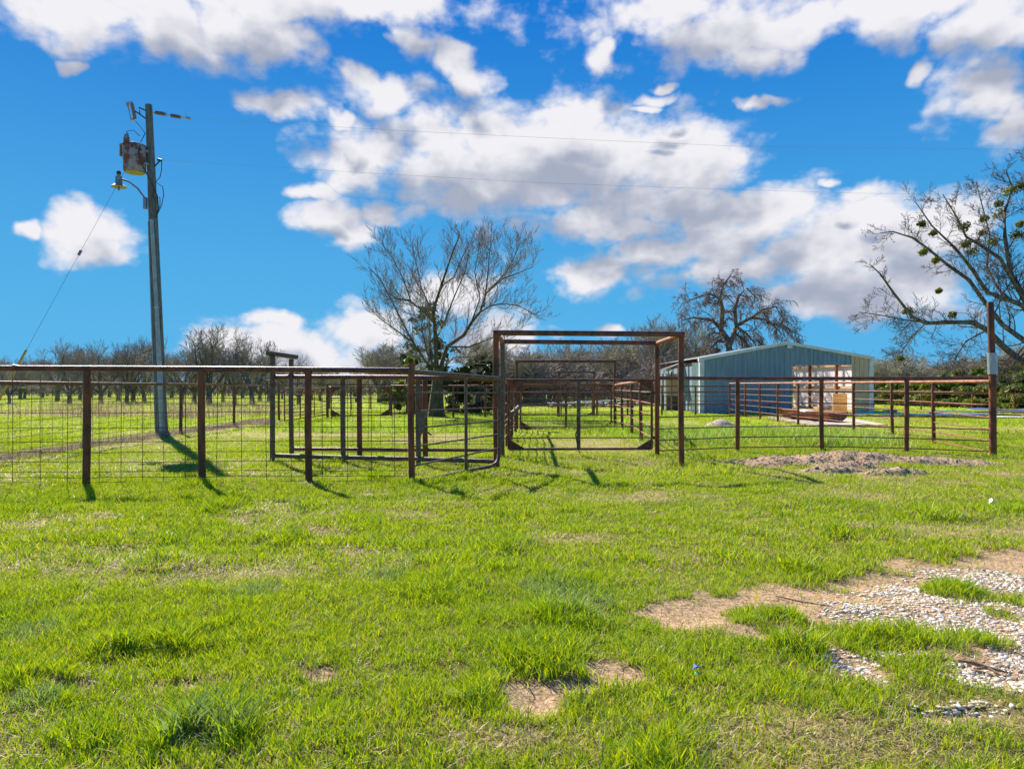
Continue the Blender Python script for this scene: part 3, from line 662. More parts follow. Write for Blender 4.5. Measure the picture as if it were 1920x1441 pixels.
# diagonal latch bar of the alley
lb = thing('latch_lever', (.05, 14.3, 0), 'diagonal rusty latch lever behind the left end of the alley gate', 'lever')
MB().pipe([P(946, 793, 13.9), P(965, 772, 14.2), P(978, 758, 14.6)], .022, 8).build('lever', M['rust_post'], lb)
MB().pipe([P(960, 775, 14.1), P(976, 760, 14.5)], .045, 8).build('socket', M['rust_grey'], lb)

# posts and far fences of the left pen and rear yard
lp = bar_fence('pipe_fence', 'far left pen fence between the orange gate and the centre tree', [XY(614, 30), XY(618, 30.1)], None, [], posts=[XY(614, 30)], ph=1.42, r_post=.06, pm='rust')
lp['label'] = 'dark hinge post between the open orange gate and the far pen gate'; lp['category'] = 'post'; lp.name = 'hinge_post'
q6 = [XY(733, 31.6), XY(790, 31), XY(850, 30.6), XY(910, 30.2), XY(960, 29.5), XY(1046, 30.5)]
w6 = bar_fence('wire_panel_fence', 'rear wire panel fence passing behind the centre bare tree', q6, 1.38, [], r_post=.05, pm='rust', seed=7)
for i in range(5): mesh_panel('wire_panel', q6[i], q6[i+1], [z*.88 for z in PZ], w6, .3, .005, seed=60+i)
q7 = [XY(618, 41), XY(658, 40), XY(694, 40), XY(745, 40), XY(800, 40), XY(860, 40), XY(925, 40)]
w7 = bar_fence('wire_panel_fence', 'thin distant fence line of the left pasture', q7, 1.3, [1.0, .7, .4], .03, .012, .045, pm='rust', seed=8)
q8 = [XY(1638, 40), XY(1727, 40), XY(1823, 40), XY(1901, 39), XY(1990, 38)]
bar_fence('pipe_fence', 'low thin pipe fence far right in front of the cedars', q8, .92, [.62, .34], .028, .012, .042, pm='rust_orange', mat_='rust_orange', seed=9)
q9 = [(x, 46+.3*math.sin(x)) for x in range(-2, 13, 2)]
bar_fence('pipe_fence', 'distant dark post fence at the edge of the brush', q9, 1.3, [1.0, .7, .4], .03, .012, .05, pm='rust', seed=10)

# ------------------------------------------------------------------ barn
YB = 34.6
def ribbed(m, x0, x1, ztop, z0, y, th=.03, pitch=.23, gap=None, axis='x'):
    """ribbed metal sheet as ONE folded surface; ztop is a function of the run"""
    xs_ = []; v = x0
    while v < x1-1e-6:
        for f, dd_ in ((0, 0), (.62, 0), (.70, 1), (.92, 1)):
            w = v+f*pitch
            if w < x1: xs_.append((w, dd_))
        v += pitch
    xs_.append((x1, 0)); V = []
    for (u, k) in xs_:
        off_ = -k*th
        for z in (z0, ztop(u)):
            V.append((u, y+off_, z) if axis == 'x' else (y+off_, u, z))
    m.add(V, [(2*i, 2*i+2, 2*i+3, 2*i+1) for i in range(len(xs_)-1)])
BX0, BX1, PKX = 9.42, 17.95, 13.75
DX0, DX1, DZ = 13.98, 16.95, 2.42
def zroof(x): return 2.70+(3.50-2.70)*(x-BX0)/(PKX-BX0) if x < PKX else 3.50+(2.76-3.50)*(x-PKX)/(BX1-PKX)
barn = thing('barn', (13.7, YB, 0), 'metal barn with blue grey gable front, open doorway and a lean-to', 'barn')
def piece(name, mt, x0, x1, z0, zt, parent=barn, y=YB):
    m = MB(); ribbed(m, x0, x1, zt, z0, y); return m.build(name, M[mt], parent, flat=True)
piece('front_wall', 'metalwall', BX0+.1, PKX, 0, lambda x: zroof(x)-.06)
piece('front_wall', 'metalwall', PKX, DX0, 0, lambda x: zroof(x)-.06)
piece('wall_above_door', 'metalwall', DX0, DX1, DZ, lambda x: zroof(x)-.06)
piece('corner_wall', 'tanwall', DX1, BX1-.1, 0, lambda x: zroof(x)-.06)
m = MB(); m.box((BX0-.05, YB-.05, 0), (BX0+.16, YB-.035, 2.66)); m.box((BX0-.06, YB-.05, 0), (BX0-.045, YB+.2, 2.66)); m.build('corner_trim', M['trim'], barn, True)
m = MB(); m.box((BX1-.12, YB-.05, 0), (BX1+.06, YB-.035, 2.72)); m.box((BX1+.062, YB-.05, 0), (BX1+.075, YB+.2, 2.72)); m.build('corner_trim', M['trim'], barn, True)
for a, b in ((BX0-.12, PKX), (PKX+.002, BX1+.12)):
    m = MB(); za, zb = zroof(a), zroof(b)
    m.add([(a, YB-.09, za-.07), (b, YB-.09, zb-.07), (b, YB-.09, zb+.08), (a, YB-.09, za+.08), (a, YB+.12, za-.07), (b, YB+.12, zb-.07), (b, YB+.12, zb+.08), (a, YB+.12, za+.08)],
          [(0,1,2,3),(5,4,7,6),(3,2,6,7),(0,4,5,1),(0,3,7,4),(1,5,6,2)]); m.build('rake_trim', M['trim'], barn, True)
m = MB(); m.box((PKX-.06, YB-.13, 3.24), (PKX+.2, YB-.092, 3.42), .0); m.build('peak_cap', M['trim'], barn, True)
YE = YB+9.6
m = MB(); ribbed(m, YB+.05, YE, lambda u: 2.66, 0, BX1, .014, .15, axis='y'); m.build('side_wall', M['whitewall'], barn, True)
m = MB()
for y in np.arange(YB+.1, YE, 1.2): m.box((BX0, y, 0), (BX0+.04, y+.9, 2.4))
m.build('side_wall', M['metalwall'], barn, True)
for z in (.02, 1.22, 2.42):
    MB().box((BX1-.16, YB+.1, z), (BX1-.06, YE, z+.13)).build('girt', M['wood'], barn, True)
for y in (YB+3.2, YB+6.6, YB+9.4): MB().box((BX1-.30, y, 0), (BX1-.165, y+.12, 2.6)).build('steel_post', M['rust_post'], barn, True)
for y in (YB+3.2, YB+6.6, YB+9.4):
    m = MB()
    for a, b in ((BX0, PKX), (PKX+.01, BX1)):
        m.pipe([(a, y, zroof(a)-.1), (b, y, zroof(b)-.1)], .06, 4)
    m.build('rafter', M['rust_post'], barn, True)
# roof: left slope sheeted, right slope omitted so sun reaches the side wall
m = MB(); m.add([(BX0-.1, YB+.12, zroof(BX0-.1)+.06), (PKX-.02, YB+.12, zroof(PKX)+.055), (PKX-.02, YE, zroof(PKX)+.055), (BX0-.1, YE, zroof(BX0-.1)+.06)], [(0,1,2,3)]); m.build('roof', M['steel'], barn, True)
for f in (.97,):
    x = PKX+(BX1-PKX)*f; MB().box((x-.03, YB+.12, zroof(x)-.04), (x+.03, YE, zroof(x)+.02)).build('purlin', M['wood'], barn, True)
MB().box((DX0-.07, YB+.01, 0), (DX0+.0, YB+.1, DZ+.04)).build('door_frame', M['wood'], barn, True)
MB().box((DX0, YB+.01, DZ-.02), (DX1, YB+.1, DZ+.05)).build('door_frame', M['wood'], barn, True)
MB().box((BX0, YB+.1, -.03), (BX1, YE, .012)).build('barn_floor', M['concrete'], barn, True)
# lean-to on the left
LX = 8.45; YL = YB+3.4
def zl_(x): return 2.26+(2.60-2.26)*(x-LX)/(BX0-LX)
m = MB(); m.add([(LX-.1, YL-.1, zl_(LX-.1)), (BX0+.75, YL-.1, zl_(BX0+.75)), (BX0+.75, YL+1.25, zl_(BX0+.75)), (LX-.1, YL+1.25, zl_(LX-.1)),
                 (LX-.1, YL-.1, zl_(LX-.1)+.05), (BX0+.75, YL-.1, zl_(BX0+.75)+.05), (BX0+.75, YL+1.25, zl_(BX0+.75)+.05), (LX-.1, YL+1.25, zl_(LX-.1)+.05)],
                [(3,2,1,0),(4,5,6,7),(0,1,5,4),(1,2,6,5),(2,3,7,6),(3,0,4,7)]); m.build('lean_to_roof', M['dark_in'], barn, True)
m = MB(); m.box((LX-.08, YL-.05, 0), (LX+.0, YL+.05, 2.1)); m.build('lean_to_post', M['trim'], barn, True)
m = MB()
for a, b in ((LX, BX0-.0),): m.pipe([(a, YL, zl_(a)-.08), (b, YL, zl_(b)-.08)], .045, 4)
m.build('lean_to_beam', M['wood'], barn, True)
MB().box((LX, YL-.02, 1.78), (BX0-.02, YL+.06, 1.86)).build('lean_to_beam', M['rust_post'], barn, True)
for x in (8.75, 9.15): MB().box((x, YL+.1, 0), (x+.06, YL+.18, 2.15)).build('lean_to_post', M['rust_post'], barn, True)
piece('lean_to_panel', 'whitewall', 8.98, 9.32, 0, lambda x: 2.52, y=YB+.02)
m = MB(); ribbed(m, LX, BX0, lambda u: 2.05, .85, YL+1.1); m.build('lean_to_back_wall', M['tanwall'], barn, True)
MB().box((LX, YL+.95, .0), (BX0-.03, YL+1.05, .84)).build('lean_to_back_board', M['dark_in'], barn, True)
# things at the barn
sb = MB().box((16.55, YB+1.2, .0), (17.35, YB+1.24, .97), .15); ob = sb.build('strand_board', M['osb'], None, True); tag(ob, 'yellow strand board standing inside the barn doorway', 'board')
sl = MB(); ctr = [XY(1440, 29.6), XY(1596, 28.4), XY(1664, 23.7), XY(1525, 23.6)]
sl.add([(x, y, -.03) for x, y in ctr]+[(x, y, .06) for x, y in ctr], [(4,7,6,5)[::-1],(0,1,5,4),(1,2,6,5),(2,3,7,6),(3,0,4,7)])
tag(sl.build('concrete_pad', M['concrete'], None, True), 'pinkish concrete pad on the ground before the barn doorway', kind='structure')
# trough
tr = thing('feed_trough', (11.5, 26.7, 0), 'long rusty half round feed trough on thin legs by the pad', 'trough')
ta, tb = Vector((11.25, 28.5, .42)), Vector((11.85, 25.2, .42)); td = (tb-ta).normalized(); tn = Vector((-td.y, td.x, 0)); m = MB(); N = 12; V = []; Wd = .40
for p in (ta, tb):
    for k in range(N+1):
        an = math.pi*k/N; V.append(p+tn*(Wd*math.cos(an))+Vector((0, 0, -.34*math.sin(an)**.8)))
for p in (ta, tb):
    for k in range(N+1):
        an = math.pi*k/N; V.append(p+tn*((Wd-.02)*math.cos(an))+Vector((0, 0, -.32*math.sin(an)**.8)))
n1_ = N+1
m.add(V, [(k, k+1, n1_+k+1, n1_+k) for k in range(N)]+[(2*n1_+k+1, 2*n1_+k, 3*n1_+k, 3*n1_+k+1) for k in range(N)]+[tuple(range(n1_)), tuple(range(2*n1_-1, n1_-1, -1))])
m.build('basin', M['rust_orange'], tr)
m = MB()
for s in (1, -1): m.pipe([ta+tn*s*Wd, tb+tn*s*Wd], .022, 8)
m.build('rim', M['rust_post'], tr)
for f in (.06, .5, .94):
    p = ta+(tb-ta)*f; m = MB()
    for s in (1, -1): m.pipe([(p+tn*s*.3)-Vector((0, 0, .15)), (p+tn*s*.36)-Vector((0, 0, .43))], .014, 6)
    m.build('leg', M['rust_post'], tr)
wb = MB()
pts0 = [ta+td*.6-tn*.1+Vector((0, 0, .05)), ta+td*2.5+tn*.05+Vector((0, 0, .03))]
wb.box((11.15, 26.0, .40), (11.62, 27.9, .425), -.15)
tag(wb.build('white_sheet', M['white'], None, True), 'white sheet lying across the rusty trough', 'sheet')
# hydrant
hy = thing('yard_hydrant', (*XY(1440, 32.6), 0), 'small dark yard hydrant against the blue grey barn wall', 'hydrant')
hx, hyy = XY(1440, 32.6)
MB().pipe([(hx, hyy, -.02), (hx, hyy, .45)], .035, 8).build('riser', M['wire_dark'], hy)
MB().pipe([(hx, hyy, .42), (hx+.12, hyy, .46), (hx+.16, hyy, .36)], .03, 8).build('spout', M['wire_dark'], hy)
MB().pipe([(hx-.14, hyy, .50), (hx, hyy, .55), (hx+.1, hyy, .52)], .02, 6).build('handle', M['wire_dark'], hy)

# sheet metal and timber stacks on the grass to the right of the barn
def sheet(name, label, cx, cy, lx, ly, z, rz, mt='steel', cor=True, sag=.0):
    m = MB(); n = 40 if cor else 2; V = []; c_, s2 = math.cos(rz), math.sin(rz)
    for j in range(n+1):
        v = -ly/2+ly*j/n; zz = (.014 if j % 2 else -.014) if cor else 0
        for i in range(7):
            u = -lx/2+lx*i/6; w = z+zz+sag*math.sin(i*1.3)
            V += [(cx+u*c_-v*s2, cy+u*s2+v*c_, w)]
    m.add(V, [(j*7+i, j*7+i+1, (j+1)*7+i+1, (j+1)*7+i) for j in range(n) for i in range(6)])
    o = m.build(name, M[mt], None, True); tag(o, label, 'metal sheet', 'roofing sheets lying by the barn'); 
    sd = o.modifiers.new('thickness', 'SOLIDIFY'); sd.thickness = .012; return o
sheet('roofing_sheet', 'long pale roofing sheet lying flat nearest the barn corner', 18.6, 31.5, 6.2, .9, .10, -.18, 'trim', True, .02)
sheet('roofing_sheet', 'pale roofing sheet lying just behind the timber pallets', 21.5, 32.4, 4.2, 1.0, .18, .03, 'trim', True, .02)
sheet('roofing_sheet', 'bluish roofing sheet tilted on the pile at the right', 22.6, 31.8, 2.6, 1.3, .30, -.3, 'steel', True, .04)
sheet('roofing_sheet', 'short white sheet in front of the board pile at the right edge', 22.2, 29.6, 3.2, .7, .06, -.12, 'whitewall', False, .01)
for (x, y, l) in ((17.9, 33.3, 'small timber block between the barn and the sheets, left one'), (19.7, 32.6, 'small timber block under the middle of the sheets')):
    tag(MB().box((x, y, 0), (x+.6, y+.2, .22)).build('timber_block', M['wood'], None, True), l, 'timber', 'timber blocks')
rr = random.Random(5)
bpile = thing('board_pile', (22.9, 30.6, 0), 'loose pile of yellow boards at the right edge', 'boards')
for i in range(12):
    cx, cy = 22.4+rr.uniform(-.5, 1.2), 30.0+i*.13; MB().box((cx-1.2, cy-.05, .04+.022*i), (cx+1.2, cy+.05, .062+.022*i), rr.uniform(-.25, .35)).build('board', M['wood'], bpile, True)

# ------------------------------------------------------------------ utility pole
PB = Vector((-9.9, 19.6, 0)); PT = Vector((-10.27, 19.6, 9.32)); up_ = thing('utility_pole', PB, 'leaning grey wooden utility pole standing behind the left fence', 'utility pole')
def pol(z, dx=0, dy=0): q = PB+(PT-PB)*(z/9.32); return Vector((q.x+dx, q.y+dy, z))
m = MB(); m.pipe([pol(-.1), pol(3), pol(6.5), pol(9.32)], [.165, .145, .118, .092], 20); m.build('pole', M['pole'], up_)
m = MB(); m.pipe([pol(.05, .10, -.16), pol(1.5, .095, -.155), pol(3.6, .07, -.15), pol(6.05, .03, -.15)], [.07, .07, .05, .05], 14); m.build('conduit', M['conduit'], up_)
m = MB(); m.pipe([pol(5.55, .035, -.15), pol(5.6, .035, -.15)], .06, 14); m.pipe([pol(3.55, .07, -.15), pol(3.6, .07, -.15)], .064, 14); m.pipe([pol(1.3, .095, -.155), pol(1.35, .095, -.155)], .08, 14); m.build('conduit_clamp', M['steel'], up_)
m = MB(); m.pipe([pol(.1, -.12, -.11), pol(3, -.11, -.1), pol(6, -.09, -.1)], .018, 8); m.build('ground_wire', M['conduit'], up_)
def W(px, py, dy=0): return Vector(P(px, py, 19.6+dy))
# transformer
tcx, tcy = W(258, 300).x, 19.45
tz0, tz1 = W(258, 326).z, W(258, 276).z
m = MB(); m.lathe((tcx-.0, tcy, 0), [(.265, tz0), (.285, tz0+.03), (.30, tz0+.4), (.315, tz1-.05), (.33, tz1-.05), (.33, tz1-.02), (.315, tz1), (.12, tz1+.05), (.03, tz1+.06)], 28); tk = m.build('transformer', M['tank'], up_)
m = MB(); m.lathe((tcx, tcy, 0), [(.05, tz0-.022), (.255, tz0-.018), (.26, tz0-.004)], 28); m.build('tank_bottom', M['cream'], tk)
for dx, dy in ((-.25, -.16), (-.10, -.26)):
    m = MB(); pr = [(.03, tz1+.0)]
    for k in range(5): pr += [(.06, tz1+.03+k*.045), (.035, tz1+.05+k*.045)]
    pr += [(.02, tz1+.30), (.02, tz1+.33)]; m.lathe((tcx+dx*.8, tcy+dy*.8, -.06), pr, 12); m.build('bushing', M['porcelain'], tk)
m = MB(); pr = [(.02, tz1-.35)]
for k in range(7): pr += [(.05, tz1-.32+k*.05), (.03, tz1-.29+k*.05)]
m.lathe((tcx-.33, tcy-.1, 0), pr, 12); m.build('arrester', M['porcelain'], tk)
m = MB()
for k in range(3): m.pipe([(tcx+.08+k*.09, tcy-.27+k*.05, tz1-.12-k*.03), (tcx+.11+k*.10, tcy-.36+k*.05, tz1-.14-k*.03)], .028, 8)
m.build('terminal', M['wire_dark'], tk)
m = MB()
for z in (tz0+.2, tz1-.2): m.box((tcx+.2, tcy-.05, z), (pol(z).x, tcy+.12, z+.06))
m.build('bracket', M['steel'], tk, True)
# street light
lm = thing('yard_light', W(233, 352), 'bell shaped yard light on a curved arm hanging from the utility pole', 'lamp')
lx_, ly_ = W(234, 350).x, 19.3
zc = W(234, 353).z
m = MB(); m.pipe([Vector((lx_+.10, ly_, zc+.16)), Vector((lx_+.28, ly_+.02, zc+.10)), Vector((lx_+.50, ly_+.06, zc-.08)), Vector((lx_+.62, ly_+.14, zc-.28)), Vector((lx_+.66, ly_+.18, zc-.52))], .026, 10); m.build('arm', M['lampgrey'], lm)
m = MB(); m.box((lx_+.62, ly_+.10, zc-.62), (lx_+.70, ly_+.2, zc-.30)); m.build('bracket', M['lampgrey'], lm, True)
m = MB(); m.lathe((lx_, ly_, zc), [(.05, .30), (.05, .25), (.085, .24), (.095, .04), (.13, .02), (.205, -.05), (.195, -.055), (.12, .0), (.09, .02)][::-1], 24); m.build('shade', M['lampgrey'], lm)
m = MB(); m.lathe((lx_, ly_, zc), [(.0, -.16), (.025, -.13), (.03, -.05), (.02, .0)], 12); m.build('bulb', M['porcelain'], lm)
m = MB(); m.lathe((lx_, ly_, zc), [(.19, -.052), (.11, -.006), (.03, -.004)], 24); m.build('reflector', M['cream'], lm)
m = MB(); m.lathe((lx_, ly_, zc), [(.055, .30), (.06, .36), (.04, .39)], 14); m.build('photocell', M['wire_dark'], lm)
# cutout fuse at the top left and its bracket
cf = thing('fuse_cutout', W(250, 208), 'fuse cutout with ribbed insulator on a bracket left of the pole top', 'fuse')
m = MB(); m.pipe([pol(9.12), W(261, 202), W(262, 214), pol(8.85)], .022, 6); m.pipe([W(262, 214), W(252, 208)], .02, 6); m.build('bracket', M['wire_dark'], cf)
p0, p1 = W(247, 194, -.1), W(253, 222, -.1); m = MB(); k = 15; pts = [p0+(p1-p0)*i/k for i in range(k+1)]; m.pipe(pts, [.058 if i % 2 else .036 for i in range(k+1)], 12); m.build('insulator', M['porcelain'], cf)
m = MB(); m.pipe([W(237, 193, -.1), W(249, 192, -.1)], .026, 6); m.pipe([W(239, 194, -.1), W(240, 200, -.1)], .045, 8); m.pipe([W(239, 196, -.1), W(246, 224, -.1)], .018, 8); m.pipe([W(245, 225, -.1), W(254, 224, -.1)], .032, 6); m.build('fuse_tube', M['steel'], cf)
# dead end insulators on the right
di = thing('dead_end_insulator', pol(8.95), 'pair of ribbed insulators strung right from the pole top', 'insulator')
def strung(a, b, root, nm='insulator'):
    k = 17; pts = [a+(b-a)*i/k for i in range(k+1)]; MB().pipe(pts, [.056 if i % 2 else .032 for i in range(k+1)], 12).build(nm, M['porcelain'], root)
q0, q1, q2, q3, q4_, q5_ = W(284, 210), W(291, 211), W(310, 214), W(320, 216.5), W(338, 219.5), W(353, 221.5)
strung(q1, q2, di); strung(q3, q4_, di)
m = MB(); m.pipe([pol(9.05), q1], .018, 6); m.pipe([q2, q3], .015, 6); m.pipe([q4_, q5_], .015, 6); m.pipe([W(349, 221), W(357, 223)], .04, 6); m.pipe([W(350, 220), W(348, 209)], .008, 5); m.build('link_rod', M['steel'], di)
# clevis for the lower line and the drip loops
m = MB(); m.pipe([pol(7.53, .05), W(302, 299)], .02, 8); m.pipe([W(296, 299), W(303, 301)], .04, 8); m.build('clevis', M['wire_dark'], up_)
m = MB()
m.pipe([W(303, 302, -.05), W(303, 318, -.05), W(300, 332, -.08), W(292, 341, -.1), W(305, 350, -.12), W(307, 365, -.12), W(303, 385, -.15), W(292, 408, -.17)], .012, 6)
m.pipe([W(263, 270, -.3), W(260, 285, -.45), W(264, 305, -.45), W(275, 325, -.35), W(288, 352, -.25), W(295, 368, -.2), W(297, 392, -.18), W(291, 408, -.17)], .018, 6)
m.pipe([W(288, 352, -.25), W(286, 368, -.2), W(290, 373, -.2), W(300, 370, -.2), W(300, 385, -.2), W(292, 408, -.17)], .012, 6)
m.pipe([W(254, 227, -.1), W(262, 236, -.15), W(272, 250, -.1), W(264, 266, -.3)], .009, 5)
m.pipe([W(262, 255, -.2), W(250, 244, -.2), W(238, 246, -.2), W(236, 256, -.2), W(242, 268, -.2)], .009, 5)
m.build('cable', M['wire_dark'], up_)
def line(name, label, pts, r, cat='cable'):
    m = MB(); m.pipe(pts, r, 6); return tag(m.build(name, M['steel'], None), label, cat)
line('power_line', 'thin upper power line crossing the sky right from the pole top', [P(354, 222, 19.6), P(790, 247, 20.1), P(1100, 262, 20.6), P(1400, 275, 21.2), P(1920, 280, 22.4), P(2300, 278, 23.5)], .0028)
line('power_line', 'thin lower power line crossing the sky below the upper one', [P(303, 300, 19.6), P(700, 325, 20.1), P(1000, 342, 20.6), P(1270, 352, 21.1), P(1600, 362, 21.8), P(1920, 366, 22.5), P(2300, 366, 23.5)], .0028)
gw0, gw1 = pol(8.55, -.1), Vector((-12.5, 16.1, 0)); f = lambda s_: gw0+(gw1-gw0)*s_
gw = thing('guy_wire', gw1, 'slanting guy wire with yellow guard tube left of the utility pole', 'guy wire')
MB().pipe([f(0), f(1)], .0036, 6).build('wire', M['wire_dark'], gw)
MB().pipe([f(.735), f(1)], .028, 10).build('guard', M['yellow'], gw)
MB().pipe([f(.425), f(.44)], .035, 8).build('strain_insulator', M['porcelain'], gw)

# ------------------------------------------------------------------ trees
def tubes(polys, sides):
    """polys: list of (pts list, radii list); vectorised per point count"""
    groups = {}
    for pts, rad in polys: groups.setdefault(len(pts), []).append((pts, rad))
    Vs, Qs, o = [], [], 0
    for k, L in groups.items():
        Pp = np.array([l[0] for l in L], float); Rr = np.array([l[1] for l in L], float); n = len(L)
        T = np.empty_like(Pp); T[:, 1:-1] = Pp[:, 2:]-Pp[:, :-2]; T[:, 0] = Pp[:, 1]-Pp[:, 0]; T[:, -1] = Pp[:, -1]-Pp[:, -2]
        T /= np.linalg.norm(T, axis=2, keepdims=True)+1e-9
        ref = np.where(np.abs(T[:, :1, 2:3]) > .9, A((1., 0, 0)), A((0, 0, 1.))); ref = np.broadcast_to(ref, T.shape)
        a = np.cross(T, ref); a /= np.linalg.norm(a, axis=2, keepdims=True)+1e-9; b = np.cross(a, T)
        an = np.arange(sides)*2*np.pi/sides
        V = Pp[:, :, None]+(a[:, :, None]*np.cos(an)[:, None]+b[:, :, None]*np.sin(an)[:, None])*Rr[:, :, None, None]
        idx = o+np.arange(n*k*sides).reshape(n, k, sides); nx_ = np.roll(idx, -1, 2)
        Qs.append(np.stack([idx[:, :-1], nx_[:, :-1], nx_[:, 1:], idx[:, 1:]], -1).reshape(-1, 4))
        Vs.append(V.reshape(-1, 3)); o += n*k*sides
    return np.concatenate(Vs), np.concatenate(Qs)
class Tree:
    def __init__(s, seed, **kw):
        s.r = random.Random(seed); s.L = {}
        s.p = dict(nch=(5, 6, 5, 4), ang=(50, 48, 45, 45), ratio=.62, up=.10, droop=0.0, wob=.22, rr=.5, maxd=4, rmin=.005, start=.2, upd=None); s.p.update(kw)
    def rv(s): 
        r = s.r; return Vector((r.gauss(0, 1), r.gauss(0, 1), r.gauss(0, 1))).normalized()
    def poly(s, pts, rad, depth):
        s.L.setdefault(depth, []).append(([tuple(p) for p in pts], rad))
    def kids(s, pts, rad, L, depth):
        if depth >= s.p['maxd']: return
        r = s.r; n = s.p['nch'][min(depth, len(s.p['nch'])-1)]; n = max(1, int(n*r.uniform(.75, 1.25)+.5)); k = len(pts)-1
        for i in range(n):
            f = s.p['start']+(1-s.p['start'])*(i+r.uniform(.1, .95))/n; f = min(f, .985); q = f*k; j = int(q); w = q-j
            p = pts[j].lerp(pts[j+1], w); d = (pts[j+1]-pts[j]).normalized(); rr_ = rad[j]*(1-w)+rad[j+1]*w
            ax = d.cross(s.rv()).normalized(); a = R(s.p['ang'][min(depth, len(s.p['ang'])-1)]*r.uniform(.6, 1.3))
            nd = (d*math.cos(a)+ax*math.sin(a)).normalized()
            s.grow(p, nd, L*s.p['ratio']*r.uniform(.6, 1.2)*(1-.35*f), max(rr_*s.p['rr']*r.uniform(.7, 1.1), s.p['rmin']), depth+1)
    def grow(s, p, d, L, rad, depth):
        k = 5 if depth <= 2 else 4; pts = [p.copy()]; rads = [rad]
        for i in range(k):
            t_ = (i+1)/k
            d = (d+s.rv()*s.p['wob']*.8+Vector((0, 0, s.p['up']-s.p['droop']*t_*(depth >= 2)))).normalized()
            p = p+d*L/k; pts.append(p.copy()); rads.append(max(rad*(1-.75*t_), s.p['rmin']*.6))
        s.poly(pts, rads, depth); s.kids(pts, rads, L, depth)
    def limb(s, pts, r0, r1, depth=1, L=None):
        pts = [Vector(p) for p in pts]; k = len(pts)-1
        rads = [r0+(r1-r0)*i/k for i in range(k+1)]; s.poly(pts, rads, depth if depth else 0)
        s.kids(pts, rads, L or sum((pts[i+1]-pts[i]).length for i in range(k))*.8, depth)
    def parts(s, split):
        lo = [q for d, l in s.L.items() if d <= split for q in l]; hi = [q for d, l in s.L.items() if d > split for q in l]
        return lo, hi
def tree_obj(name, T, loc, label, cat, mats, split=1, group=None, sides=(8, 3), local=False):
    root = thing(name, loc, label, cat, group); lo, hi = T.parts(split)
    off_ = A(loc) if not local else A((0, 0, 0))
    V, Q = tubes(lo, sides[0]); me = np_mesh('trunk', V-off_, [Q], True); link_np('trunk', me, M[mats[0]], root)
    V, Q = tubes(hi, sides[1]); me = np_mesh('crown', V-off_, [Q], True); link_np('crown', me, M[mats[1]], root)
    return root
def copy_thing(o, loc, rz, sc, label, group):
    c = o.copy(); COL.objects.link(c); c.location = loc; c.rotation_euler = (0, 0, rz); c.scale = sc; c['label'] = label; c['group'] = group
    for ch in o.children:
        d = ch.copy(); COL.objects.link(d); d.parent = c
    return c

# centre bare tree
YC = 31.0; T = Tree(4, nch=(6, 20, 8, 5), ang=(45, 46, 42, 38), ratio=.50, up=.13, wob=.13, rr=.42, maxd=4, rmin=.0075, start=.10)
def LP(L, Y, rnd, amp):
    n = len(L); s = rnd.uniform(-amp, amp); return [P(px, py, Y+s*(i/n)) for i, (px, py) in enumerate(L)]
rl = random.Random(8)
T.poly([Vector(P(x, y, YC)) for x, y in ((818, 784), (818, 760), (819, 735), (821, 712), (822, 690))], [.42, .34, .28, .25, .22], 0)
for L, r0, r1 in (([(819,695),(817,650),(815,608),(811,585),(827,537),(838,504),(850,469),(862,440)], .17, .02),
                  ([(824,695),(838,650),(869,629),(884,604),(900,585),(911,550),(942,523),(965,514),(1000,500)], .17, .015),
                  ([(814,603),(802,592),(786,577),(765,562),(744,560),(722,545)], .09, .015),
                  ([(815,700),(800,680),(786,660),(765,625),(744,583),(727,550),(713,523),(690,500)], .11, .015),
                  ([(786,660),(773,640),(740,617),(711,596),(694,577)], .07, .012),
                  ([(786,577),(771,567),(757,525),(736,483),(715,455)], .07, .012),
                  ([(907,575),(914,520),(917,483),(921,440)], .07, .012),
                  ([(900,585),(920,573),(942,569),(973,573),(1004,590)], .06, .012),
                  ([(811,585),(790,540),(782,500),(772,458)], .06, .012), ([(827,537),(850,520),(868,480),(885,450)], .05, .012),
                  ([(815,640),(835,600),(850,560),(872,510),(880,470)], .08, .012), ([(838,650),(880,650),(930,630),(975,620)], .06, .012),
                  ([(820,700),(800,660),(790,610),(800,560)], .07, .012), ([(822,700),(850,670),(900,668),(950,650)], .06, .012),
                  ([(884,604),(900,560),(890,510),(900,455)], .06, .012), ([(911,550),(950,510),(965,480),(975,455)], .05, .012)):
    T.limb(LP(L, YC, rl, 2.2), r0*.62, r1, 1, L=3.0)
tree_obj('bare_tree', T, (P(818, 780, YC)[0], YC, 0), 'large bare spreading tree with greenish trunk at the centre', 'tree', ('bark_olive', 'twig_grey'))

